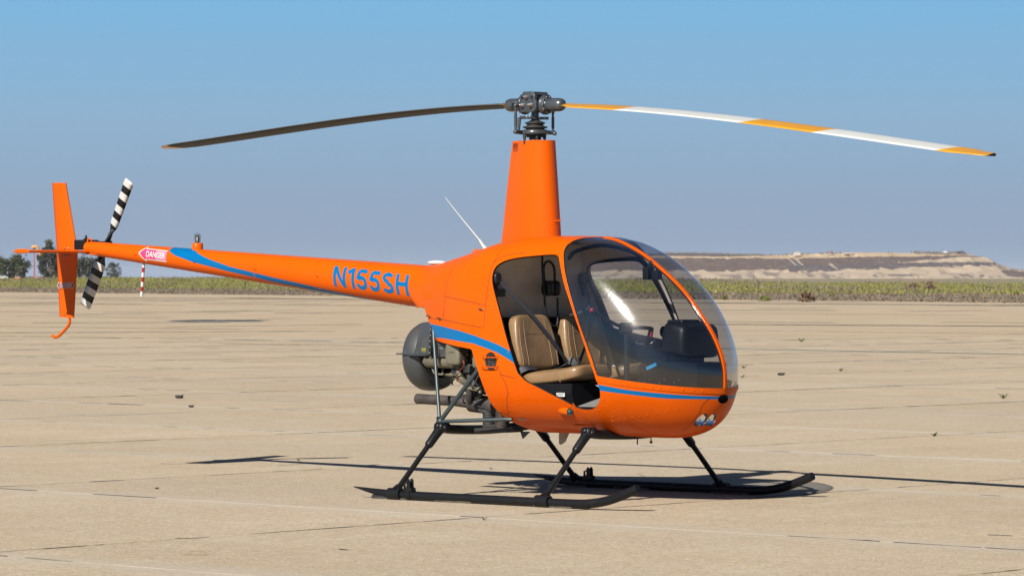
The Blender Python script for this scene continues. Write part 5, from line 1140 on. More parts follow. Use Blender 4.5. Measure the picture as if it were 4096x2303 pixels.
# ---- tail rotor on the left side of the boom
tr = empty('tail_rotor'); tr.parent = H
TRC = Vector((-4.446, .240, 1.742)); TD = Vector((.5947, -.195, .780)).normalized(); TN = (Vector((0, 1, 0))-TD*TD.y).normalized()
TP = Vector((-.893, 0, .451))
m = MB().lathe([(.024, -.10), (.024, .02), (.034, .02), (.034, .05), (.0001, .05)], TRC-Vector((0, .02, 0)), (0, 1, 0), 16)
m.tube([TRC+TD*-.10, TRC+TD*.10], .022, 10, flat=.7); m.build('hub', M['black'], tr)
for sgn in (1, -1):
    D_ = TD*sgn; m = MB(); rr = [.095, .135, .185]+[.185+.430*i/21 for i in range(1, 22)]
    tw = lambda r: R(14-8*(r-.1)/.44)*1
    prof = [(-.25, 0), (-.2, .045), (-.05, .06), (.25, .05), (.75, .005), (.25, -.04), (-.05, -.05), (-.2, -.04)]
    V = []; k = len(prof)
    for r in rr:
        ch = float(np.interp(r, [.095, .135, .185, .21, .605, .615], [.034, .06, .106, .115, .115, .10])); a = tw(r)
        for c_, t_ in prof:
            cc = -c_*ch+ch*.22; v = TP*sgn*(cc*math.cos(a))+TN*(t_*ch*.9+cc*math.sin(a)); V.append(TRC+D_*r+v)
    for i in range(len(rr)-1):
        r = (rr[i]+rr[i+1])/2; bnd = int((.615-r)/.06143); mi = 0 if (bnd % 2 == 0 and r > .185) else 1
        m.add(V[i*k:(i+2)*k], [(j, (j+1) % k, k+(j+1) % k, k+j) for j in range(k)], mi, True)
    m.add(V[-k:], [tuple(range(k))], 0, False); m.build('blade', [M['white'], M['black']], tr, weld=True)
    m = MB().tube([TRC+D_*.03+Vector((0, -.03, 0)), TRC+D_*.15+TP*sgn*-.025+Vector((0, -.02, 0))], .007, 8).lathe([(.010, -.01), (.010, .012), (.0001, .014)], TRC+D_*.15+TP*sgn*-.028+Vector((0, -.02, 0)), (0, -1, 0), 10)
    m.build('pitch_link', M['gunmetal'], tr)

# ---- main rotor head
rh = empty('rotor_head'); rh.parent = H
PH = R(-3.24); RX = Vector((math.cos(PH), math.sin(PH), 0)); RY = Vector((-math.sin(PH), math.cos(PH), 0)); UZ = Vector((0, 0, 1))
m = MB().tube([(0, 0, 2.38), (0, 0, 2.62)], .026, 20).lathe([(.042, 0), (.042, .02), (.028, .03)], (0, 0, 2.425), (0, 0, 1), 20); m.build('mast', M['gunmetal'], rh)
RM = Matrix((RX, RY, UZ)).transposed()
def rp(a, b, z): return RX*a+RY*b+UZ*z
def plate_outline(): return [(-.062, .0), (-.083, .02), (-.083, .065), (-.072, .085), (-.068, .118), (-.048, .124), (-.04, .140), (.04, .140), (.048, .124), (.068, .118), (.072, .085), (.083, .065), (.083, .02), (.062, .0)]
m = MB()
for b0, b1 in ((-.082, -.056), (.056, .082)):
    o_ = plate_outline(); n = len(o_); V = [rp(a, b0, 2.616+z) for a, z in o_]+[rp(a, b1, 2.616+z) for a, z in o_]
    m.add(V, [tuple(range(n)), tuple(range(n, 2*n))[::-1]]+[(i, n+i, n+(i+1) % n, (i+1) % n) for i in range(n)], 0, False)
m.box(rp(0, 0, 2.742), (.105, .14, .026), RM); m.box(rp(0, 0, 2.66), (.05, .12, .05), RM)
hub = m.build('hub_plate', M['gunmetal'], rh, bevel=.005)
m = MB()
for a, z, r in ((0, 2.720, .011), (-.040, 2.664, .014), (.040, 2.664, .014)):
    p = rp(a, -.083, z); m.lathe([(r*1.25, 0), (r*1.25, .006), (r, .007), (r, .018), (r*.6, .019), (r*.55, .034), (.0001, .036)], p, -RY, 12)
    p = rp(a, .083, z); m.lathe([(r*1.25, 0), (r*1.25, .006), (r, .007), (r, .018), (.0001, .036)], p, RY, 12)
build_split(m, 'hinge_bolt', M['steel'], rh)
m = MB()
for a in (-.043, .043): m.lathe([(.0001, .0), (.012, .0)], rp(a, -.0835, 2.715), -RY, 12)
build_split(m, 'plate_hole', M['trim'], rh)
for sg in (1, -1):
    X2 = RX*sg; c0 = rp(0, 0, 2.672 if sg < 0 else 2.668); dr = UZ*(-.0 if sg < 0 else -.03)
    ax = (X2+dr).normalized(); m = MB()
    m.lathe([(.0001, .05), (.052, .05), (.054, .085), (.068, .088), (.068, .104), (.061, .106), (.061, .118), (.045, .120), (.044, .135), (.046, .14)], c0, ax, 28); hs = m.build('spindle_housing', M['gunmetal'], rh)
    m = MB(); e1 = ax.cross(UZ).normalized(); e2 = ax.cross(e1)
    for k_ in range(10):
        a = 2*math.pi*k_/10; m.tube([c0+ax*.100+(e1*math.cos(a)+e2*math.sin(a))*.0545, c0+ax*.128+(e1*math.cos(a)+e2*math.sin(a))*.0545], .0065, 7)
    build_split(m, 'housing_bolt', M['gunmetal'], rh)
    m = MB(); m.lathe([(.044, .12), (.046, .17), (.046, .225), (.040, .25), (.026, .263), (.0001, .267)], c0, ax, 24); m.box(c0+ax*.16+RY*(.055*sg), (.04, .06, .02), RM); m.build('blade_root', M['gunmetal'], rh)
    # pitch link
    top = rp(.172*sg*.98, .078*sg*-1.0, 2.655); bot = Vector((top.x, top.y, 2.487)); 
    lx = -.134 if sg < 0 else .122
    base = Vector((CA*lx, SA*lx, 0)); yv = Vector((-SA, CA, 0))*(-.05 if sg < 0 else .03); top = base+yv+UZ*(2.661 if sg < 0 else 2.628); bot = base+yv+UZ*2.482
    m = MB().tube([bot, bot.lerp(top, .2)], .0085, 8).tube([bot.lerp(top, .2), bot.lerp(top, .72)], .0105, 8).tube([bot.lerp(top, .72), bot.lerp(top, .80)], .0075, 8).tube([bot.lerp(top, .80), top], .009, 8)
    for q in (bot, top): m.lathe([(.0001, -.012), (.014, -.010), (.014, .010), (.0001, .012)], q, (1, 0, 0), 12)
    m.build('pitch_link', M['gunmetal'], rh)
    m = MB().tube([top, c0+ax*.15+RY*(-.02*sg)], [.012, .016], 8); m.build('pitch_horn', M['gunmetal'], rh)
# rubber boot and swashplate
m = MB().lathe([(.028, 2.565), (.034, 2.560), (.050, 2.553), (.069, 2.547), (.070, 2.541), (.058, 2.535), (.055, 2.530), (.062, 2.524), (.085, 2.518), (.087, 2.511), (.066, 2.506), (.063, 2.500), (.082, 2.497), (.083, 2.490), (.05, 2.485)], (0, 0, 0), (0, 0, 1), 32); m.build('rubber_boot', M['rubber'], rh)
m = MB().lathe([(.0001, 2.492), (.088, 2.492), (.094, 2.486), (.094, 2.470), (.085, 2.462), (.06, 2.458), (.06, 2.446), (.0001, 2.446)], (0, 0, 0), (0, 0, 1), 28)
LV = Vector((CA, SA, 0))
m.tube([LV*-.142+UZ*2.480+Vector((-SA, CA, 0))*-.05, LV*-.06+UZ*2.478], [.012, .016], 8); m.tube([LV*.130+UZ*2.478+Vector((-SA, CA, 0))*.03, LV*.06+UZ*2.480], [.012, .017], 8)
m.lathe([(.0001, -.014), (.013, -.012), (.013, .012), (.0001, .014)], LV*.134+UZ*2.472, LV, 12); m.build('swashplate', M['gunmetal'], rh)
m = MB()
V2 = Vector((-SA, CA, 0))
m.tube([LV*-.113+UZ*2.49-V2*.06, LV*-.108+UZ*2.575-V2*.06], [.010, .014], 8); m.tube([LV*-.108+UZ*2.578-V2*.06, LV*-.05+UZ*2.580-V2*.05, LV*.0+UZ*2.575-V2*.03], .011, 8)
for q in (LV*-.108+UZ*2.578-V2*.06, LV*-.055+UZ*2.580-V2*.06, LV*-.035+UZ*2.580-V2*.05): m.lathe([(.0001, -.012), (.012, -.010), (.012, .010), (.0001, .012)], q, -V2, 10)
m.box(LV*.055+UZ*2.575-V2*.02, (.075, .014, .020), Matrix((LV, V2, UZ)).transposed()); m.build('scissor_link', M['gunmetal'], rh, bevel=.002)
m = MB()
for l_, b in ((-.073, -.05), (.012, -.06), (.064, -.02), (-.02, .05)):
    m = MB().tube([LV*l_+V2*b+UZ*2.40, LV*l_+V2*b+UZ*2.438], .0085, 8); m.tube([LV*l_+V2*b+UZ*2.436, LV*l_+V2*b+UZ*2.466], .012, 8); m.build('control_rod', M['darkcasting'], rh)
# ---- main rotor blades
M['leading'] = mat('worn_leading_edge', (.10, .095, .075), .5, var=.3, vscale=6)
RR = {'R': [(.18, 2.660), (.808, 2.623), (1.937, 2.497), (2.587, 2.415), (3.212, 2.326), (3.84, 2.234)], 'L': [(.20, 2.672), (.933, 2.662), (1.726, 2.624), (2.554, 2.566), (3.199, 2.515), (3.84, 2.469)]}
for sg, key in ((1, 'R'), (-1, 'L')):
    tb = np.array(RR[key]); pf = np.polyfit(tb[:, 0], tb[:, 1], 3); D_ = RX*sg; C_ = RY*sg    # leading edge towards C_
    up = [(0, 0), (.01, .022), (.04, .040), (.12, .060), (.28, .066), (.5, .052), (.75, .028), (1, .003)]; lo = [(.75, -.014), (.5, -.024), (.28, -.032), (.12, -.034), (.04, -.026), (.01, -.014)]
    prof = up+lo; k = len(prof)
    cuts = [.879, 1.953, 2.555, 3.517]; rs = sorted(set(list(np.linspace(.30, 3.72, 40))+[3.78, 3.81, 3.825, 3.834])); m = MB()
    def ring(r, slant=True):
        z = float(np.polyval(pf, r)); ch = float(np.interp(r, [.20, .30, .42, 3.72, 3.78, 3.81, 3.825, 3.834], [.07, .10, .183, .183, .176, .150, .11, .05])); pitch = R(float(np.interp(r, [.3, 3.84], [6.0, 4.3])))
        if ch < .183 and r > 1: o0 = (.183-ch)*.45
        else: o0 = 0
        V = []
        for c_, t_ in prof:
            q = .25-c_*ch/.183-o0/.183*1.; y = q*.183; sl = 0
            V.append(D_*(r+(.0 if r > 3.7 or r < .4 else -.11*(c_-.5)))+UZ*z+C_*(y*math.cos(pitch)+t_*.183*-math.sin(pitch)*0)+UZ*(y*math.sin(pitch)+t_*.183))
        return V
    # paint bands slant across the blade
    rs2 = sorted(set([.27]+list(np.round(rs, 4))+cuts)); Vs = [ring(r) for r in rs2]; nU = len(up)
    for i in range(len(rs2)-1):
        r = (rs2[i]+rs2[i+1])/2; bi = sum(r > c for c in cuts); top_m = [0, 1, 0, 1, 0][bi]
        V = Vs[i]+Vs[i+1]; 
        m.add(V, [(j, j+1, k+j+1, k+j) for j in range(nU-1)], top_m if r < 3.822 else 3, True) if sg > 0 else (m.add(V, [(j, j+1, k+j+1, k+j) for j in range(3)], 4, True), m.add(V, [(j, j+1, k+j+1, k+j) for j in range(3, nU-1)], top_m, True))
        m.add(V, [(j, (j+1) % k, k+(j+1) % k, k+j) for j in range(nU-1, k)], 0 if (sg < 0 and r > 3.68) else 2, True)
    m.add(Vs[0], [tuple(range(k))], 0, False); m.add(Vs[-1], [tuple(range(k))], 3, False)
    m.build('main_rotor_blade', [M['amber'], M['white'], M['bladeunder'], M['black'], M['leading']], rh, weld=True, label='rotor blade with yellow and white banded top reaching over the nose' if sg > 0 else 'rotor blade reaching over the tail, black underside showing')

# ---- landing gear
for sg in (-1, 1):
    y = .965*sg; sk = empty('skid'); sk.parent = H; sk['label'] = 'near black landing skid' if sg < 0 else 'far black landing skid in the shade'
    path = smooth_path([(-.50, y, .0315), (-.2, y, .0315), (.6, y, .0315), (1.10, y, .0315), (1.26, y, .040), (1.40, y, .066), (1.54, y, .112), (1.635, y, .148)], 4)
    m = MB().tube(path, [.0300]*(len(path)-3)+[.0298, .029, .027], 18); m.build('skid_tube', M['black'], sk)
    m = MB().tube([(-.50, y, .034), (-.60, y, .046), (-.72, y, .062), (-.80, y, .073)], [.031, .022, .011, .003], 12, flat=.9); m.build('skid_tail', M['black'], sk)
    m = MB()
    for x in (-.46, .10, .95): m.tube([(x-.16, y, .012), (x+.16, y, .012)], .0155, 10, flat=1.5)
    build_split(m, 'wear_shoe', M['steel'], sk)
    m = MB()
    for d_ in (-.018, .018): m.prism([(-.333, .06), (-.255, .06), (-.262, .085), (-.275, .085), (-.278, .135), (-.290, .146), (-.302, .140), (-.306, .09), (-.315, .085), (-.318, .115), (-.330, .118)], y+d_-.003, y+d_+.003)
    m.tube([(-.31, y-.025, .118), (-.31, y+.025, .118)], .006, 8); m.lathe([(.036, -.018), (.036, .018)], (-.29, y, .034), (1, 0, 0), 20); m.build('wheel_bracket', M['black'], sk)
    for x, zt_ in ((-.415, .462), (.864, .462)):
        yt = .512*sg; a = Vector((x, y, .055)); b = Vector((x, yt, zt_)); d = b-a
        st = MB().tube([a, a+d*.5, b], [.0195, .0178, .0190], 16); so_ = st.build('strut', M['black'], sk)
        st = MB().tube([a-d*.02+Vector((-.055, 0, -.008)), a-d*.02+Vector((.055, 0, -.008))], .040, 14, flat=.95).tube([a, a+d*.07], [.036, .027], 14); st.build('skid_saddle', M['black'], sk)
        st = MB().tube([b-d*.28, b-d*.26, b-d*.10, b], [.024, .029, .031, .035], 16).pillow(b+Vector((0, 0, .005)), (.09, .075, .078), (.8, .8)).tube([b, b+Vector((0, -.07*sg, .012))], [.038, .034], 14)
        st.lathe([(.022, 0), (.022, .014), (.0001, .016)], b+Vector((.045, 0, .004)), (1, .1*sg, 0), 12); st.lathe([(.024, 0), (.022, .012), (.0001, .014)], b+Vector((0, .030*sg, .02)), (0, sg, .5), 12)
        st.build('elbow_joint', M['black'], sk)
for x in (-.415, .864):
    m = MB().tube(smooth_path([(x, -.50, .468), (x, -.38, .452), (x, 0, .440), (x, .38, .452), (x, .50, .468)], 4), .032, 14); m.build('cross_tube', M['black'], H)
m = MB().prism([(.216, .445), (.300, .445), (.262, .372), (.225, .352), (.214, .362)], -.01, .01); m.build('belly_antenna', M['belly'], H, bevel=.004)
m = MB().tube([(.884, 0, .42), (.884, 0, .372)], .0045, 8); m.build('drain_pipe', M['darkcasting'], H)
m = MB().tube([(.999, 0, .42), (.999, 0, .40)], .004, 8).lathe([(.0001, -.011), (.009, -.007), (.011, 0), (.009, .007), (.0001, .011)], (.999, 0, .393), (0, 0, 1), 12); m.build('temperature_probe', M['redwire'], H)
m = MB().prism([(.115, .45), (.20, .45), (.135, .40)], -.30, -.292); m.build('lower_fairing_tab', M['black'], H)

# ---- steel tube airframe behind the cabin
NODE = {s_: Vector((-.430, .500*s_, .508)) for s_ in (-1, 1)}
for s_ in (-1, 1):
    n0 = NODE[s_]; top = Vector((-.64, .335*s_, 1.215)); 
    m = MB().tube([n0+Vector((0, 0, -.01)), top], .0125, 12); m.build('frame_tube', M['framegreen'], H)
    m = MB().tube([n0, Vector((-.075, .47*s_, .905))], .0155, 12); m.build('frame_tube', M['framegreen'], H)
    m = MB().tube([n0, Vector((.10, .45*s_, .535)), Vector((.15, .43*s_, .535))], [.0125, .0145, .012], 12); m.build('frame_tube', M['framegreen'], H)
    m = MB().tube([top, Vector((-1.0, .07*s_, 1.36))], .010, 10); m.build('frame_tube', M['framegreen'], H)
    m = MB().tube([top+Vector((.02, 0, 0)), Vector((-.575, .34*s_, 1.05)), Vector((-.56, .36*s_, .93))], .006, 10); m.build('drain_line', M['rubber'], H)
    m = MB().pillow(n0+Vector((0, 0, -.01)), (.05, .04, .07), (.7, .7)).tube([n0+Vector((0, 0, -.02)), n0+Vector((.012, 0, -.06))], .016, 10)
    for dz in (.025, -.03): m.lathe([(.010, -.022), (.010, .022)], n0+Vector((0, 0, dz)), (.3, 1, 0), 10)
    m.build('frame_cluster', M['framegreen'], H)
    m = MB().tube([Vector((-.62, .355*s_, 1.062)), Vector((-.50, .37*s_, 1.066))], .006, 8); m.build('cowl_latch_pin', M['orange'], H)

# ---- cooling fan shroud
sh = empty('fan_shroud'); sh.parent = H
cx, cz = -.945, .937
m = MB()
prof = [(.150, .098), (.205, .100), (.228, .085), (.240, .05), (.243, 0), (.240, -.04), (.226, -.068), (.19, -.078), (.11, -.080), (.0001, -.080)]
m.lathe(prof, (cx, 0, cz), (1, 0, 0), 56); m.lathe([(.150, .098), (.145, .06), (.140, -.05), (.0001, -.055)], (cx, 0, cz), (1, 0, 0), 56, 1)
m.build('scroll', [M['shroud'], M['trim']], sh)
# square upper housing that carries air forward to the cylinders
m = MB(); hx0, hx1 = -.885, -.66
m.add([(hx0, -.25, .955), (hx1, -.335, .955), (hx1+.03, -.335, 1.185), (hx0, -.17, 1.175), (hx0, .25, .955), (hx1, .335, .955), (hx1+.03, .335, 1.185), (hx0, .17, 1.175)], [(0, 1, 2, 3), (5, 4, 7, 6), (3, 2, 6, 7), (1, 5, 6, 2), (0, 4, 5, 1)], 0, False)
m.build('air_duct', M['shroud'], sh, bevel=.006)
m = MB().box((cx-.0, -.20, .957), (.20, .11, .010)); m.box((-.80, -.285, .953), (.26, .05, .008), rotm(0, 0, -20)); m.box((cx, 0, .957), (.17, .49, .010)); m.build('shroud_flange', M['shroud'], sh)
m = MB().prism([(-.66, .945), (-.655, 1.06), (-.635, 1.20), (-.625, 1.20), (-.63, 1.05), (-.64, .945)], -.350, -.30); m.build('duct_frame', M['trim'], sh)
m = MB()
for z in (.97, 1.01, 1.05, 1.09, 1.13, 1.17): dome(m, (-.652+(z-.97)*.06, -.351, z), (0, -1, 0), .0055, .004, seg=8)
for x, z in ((-.69, 1.02), (-.69, 1.06), (-.75, .975), (-.78, .975), (-.83, .975)): dome(m, (x, -.335+(-.655-x)*-.38, z), (-.3, -1, 0), .0035, .003, seg=6)
m.build('rivet', M['steel'], sh, kind='stuff')
def on_duct(x0, z0): 
    return lambda u, v: Vector((x0+u, -.335+(-.66-(x0+u))*.378-.003-.0, z0+v))
text_obj('warning_text', 'DANGER', .062, .017, on_duct(-.775, .985), M['yellowtxt'], sh, label='yellow lettering DANGER HOT EXHAUST on the fan shroud', bold=.01)
text_obj('warning_text', 'HOT EXHAUST', .058, .008, on_duct(-.773, .974), M['yellowtxt'], sh)
# ---- engine
en = empty('engine'); en.parent = H
m = MB().box((-.42, -.20, 1.005), (.44, .10, .115)); m.box((-.52, -.325, 1.00), (.17, .05, .115), rotm(0, 0, 0)); m.build('cooling_baffle', M['shroud'], en, bevel=.004)
m = MB().box((-.30, -.02, .86), (.48, .30, .24)); m.build('crankcase', M['darkcasting'], en, bevel=.03)
for s_ in (-1, 1):
    for x, hz in ((-.365, .965), (-.125, .945)):
        m = MB()
        for k_ in range(9): m.lathe([(.062, 0), (.082, .001), (.082, .007), (.062, .008)], (x, s_*(.17+.019*k_), hz-.01), (0, s_, 0), 20)
        m.build('cylinder', M['darkcasting'], en)
        m = MB().pillow((x, s_*.395, hz), (.135, .12, .150), (.32, .38)); rc = m.build('rocker_cover', M['enginetan'], en)
        m = MB()
        for a in range(6): m.lathe([(.007, 0), (.007, .008), (.0001, .009)], (x+.068*math.cos(a*1.05), s_*.36, hz+.07*math.sin(a*1.05)), (0, s_, 0), 8)
        m.build('cover_screw', M['steel'], en)
        # exhaust and intake pipes
        m = MB().tube(smooth_path([(x+.075, s_*.34, hz-.07), (x+.075, s_*.345, hz-.14), (x+.065, s_*.34, hz-.25), (x+.05, s_*.32, hz-.31), (x+.03, s_*.25, hz-.345), (x+.02, s_*.16, hz-.35)], 5), .0235, 14); m.build('exhaust_pipe', M['exhaust'], en)
        m = MB().tube(smooth_path([(x-.01, s_*.36, hz-.085), (x-.0, s_*.37, hz-.14), (x+.03, s_*.35, hz-.19), (x+.06, s_*.29, hz-.23), (x+.09, s_*.20, hz-.26)], 5), .021, 14); m.build('intake_pipe', M['enginetan'], en)
        m = MB().lathe([(.026, -.008), (.027, 0), (.026, .008)], (x+.073, s_*.343, hz-.18), (0, 0, 1), 16).lathe([(.027, -.008), (.028, 0), (.027, .008)], (x+.067, s_*.34, hz-.235), (0, 0, 1), 16); m.box((x+.10, s_*.34, hz-.20), (.03, .02, .05)); m.build('pipe_clamp', M['steel'], en)
        m = MB().tube(smooth_path([(x+.055, s_*.40, hz-.03), (x+.075, s_*.41, hz-.07), (x+.03, s_*.41, hz-.12), (x-.0, s_*.40, hz-.16), (x+.02, s_*.38, hz-.20)], 5), .0038, 8); m.tube([(x+.055, s_*.40, hz-.025), (x+.062, s_*.405, hz-.055)], .012, 8); m.build('ignition_lead', M['redwire'], en)
        build_split(MB().box((x+.075, s_*.36, hz-.10), (.06, .06, .05)).box((x-.03, s_*.36, hz-.115), (.07, .05, .04)), 'pipe_flange', M['darkcasting'], en, bevel=.006)
m = MB().tube([(-.745, -.27, .912), (-.73, -.28, .912), (-.56, -.30, .908), (-.46, -.30, .905)], [.022, .042, .042, .040], 20).tube([(-.77, -.265, .905), (-.74, -.275, .91)], .020, 10); m.build('starter_drum', M['enginetan'], en)
m = MB().tube(smooth_path([(-.70, -.27, .875), (-.66, -.29, .83), (-.60, -.29, .822), (-.45, -.30, .822)], 4), .008, 8).tube(smooth_path([(-.62, -.25, .86), (-.61, -.26, .83), (-.57, -.26, .815), (-.5, -.26, .815)], 4), .007, 8); m.lathe([(.013, -.02), (.013, .02)], (-.49, -.30, .822), (1, 0, 0), 10); m.build('oil_line', M['enginetan'], en)
m = MB().tube([(-.865, -.235, .648), (-.50, -.255, .640), (-.34, -.25, .625)], [.0355, .0355, .036], 20, cap=False); m.lathe([(.0001, 0), (.033, 0)], (-.85, -.236, .647), (1, 0, 0), 20, 1); m.build('tailpipe', [M['exhaust'], M['trim']], en)
m = MB().tube([(-.36, -.25, .630), (-.14, -.25, .615)], .062, 18).pillow((-.33, -.25, .63), (.10, .12, .12), (.9, .9)); m.build('muffler', M['exhaust'], en)
m = MB().box((-.235, -.30, .610), (.085, .02, .065), rotm(0, 35, 25)); m.box((-.20, -.29, .585), (.07, .03, .04), rotm(0, 35, 25)); m.build('heat_shield', M['darkcasting'], en, bevel=.004)
m = MB()
for k_ in range(14): m.lathe([(.046, 0), (.052, .0055), (.046, .011)], (-.055+.0035*k_*.6, -.30+.002*k_, .470+.0112*k_), (.18, .08, 1), 18)
m.build('air_hose', M['hose'], en)
m = MB()
for k_ in range(7): m.lathe([(.040, 0), (.045, .008), (.040, .016)], (-.195, -.26, .470+.016*k_), (.0, 0, 1), 16)
m.build('carburettor_hose', M['rubber'], en)
m = MB().box((-.10, -.27, .452), (.30, .17, .034), rotm(0, -2, 0)).box((-.12, -.27, .476), (.16, .12, .03)); m.build('air_box', M['darkcasting'], en, bevel=.008)
m = MB().box((-.10, 0, .62), (.22, .5, .22)); m.box((-.28, .0, .74), (.42, .36, .10)); m.build('oil_sump', M['darkcasting'], en, bevel=.02)
m = MB().tube([(-.30, -.36, .735), (-.22, -.36, .728), (-.17, -.36, .735)], [.010, .017, .010], 10); m.lathe([(.02, -.008), (.02, .008)], (-.17, -.36, .735), (1, 0, 0), 10); m.build('coupling', M['enginetan'], en)
m = MB().lathe([(.0001, 0), (.055, 0), (.055, .012), (.0001, .012)], (-.28, -.285, .70), (0, -1, .2), 20); m.build('pulley', M['darkcasting'], en)
m = MB()
for i in range(16):
    p0 = Vector((rng.uniform(-.5, -.12), rng.uniform(-.36, -.2), rng.uniform(.62, .88))); p1 = p0+Vector((rng.uniform(-.14, .14), rng.uniform(-.05, .05), rng.uniform(-.14, .14))); pm = (p0+p1)/2+Vector((rng.uniform(-.05, .05), rng.uniform(-.06, 0), rng.uniform(-.05, .05)))
    m.tube(smooth_path([p0, pm, p1], 4), float(rng.uniform(.0035, .0075)), 7)
m.build('engine_hose', M['rubber'], en, kind='stuff')
text_obj('casting_text', 'LYCOMING', .055, .009, lambda u, v: Vector((-.395+u, -.4565, .975+v)), M['darkcasting'], en)
text_obj('duct_text', 'UP TO OPEN', .05, .007, lambda u, v: Vector((-.585+u, -.3515, 1.0+v)), M['placard'], en)

# ================================================================== CABIN INTERIOR
m = MB(); fx_ = [.20, .40, .60, .69, .72, .85, 1.0, 1.15, 1.30, 1.40]; V = []
for x in fx_:
    z = .575 if x < .7 else .628; hw_ = float(yat(x, z-.012))-.035; V += [(x, -hw_, z), (x, hw_, z), (x, hw_*.97, z-.012), (x, -hw_*.97, z-.012)]
m.add(V, [(4*i+j, 4*i+(j+1) % 4, 4*i+4+(j+1) % 4, 4*i+4+j) for i in range(len(fx_)-1) for j in range(4)], 0, False); m.build('cabin_floor', M['carpet'], H)
# rear wall: padded lining above, dark below
m = MB(); Vw = []; cols = 24; rows = [1.212, 1.30, 1.40, 1.50, 1.58, 1.64, 1.68, 1.715]; xr = [-.005, .0, .012, .025, .04, .06, .09, .15]
for z, x in zip(rows, xr):
    hw = float(yat(x, z))-.022
    for j in range(cols+1):
        t = -1+2*j/cols; Vw.append((x-.012*math.cos(t*math.pi*1.5)*(1-abs(z-1.45)/.3 if abs(z-1.45) < .3 else 0)*.6, hw*t, z))
m.add(Vw, [(i*(cols+1)+j, i*(cols+1)+j+1, (i+1)*(cols+1)+j+1, (i+1)*(cols+1)+j) for i in range(len(rows)-1) for j in range(cols)], 0, True); m.build('rear_wall_lining', M['headliner'], H)
m = MB().add([(.0, -.53, 1.215), (.0, .53, 1.215), (.17, .50, .80), (.17, -.50, .80), (.25, -.37, .57), (.25, .37, .57)], [(0, 1, 2, 3), (3, 2, 5, 4)], 0, False); m.box((.01, 0, 1.212), (.03, 1.02, .012)); m.build('rear_bulkhead', M['interior'], H)
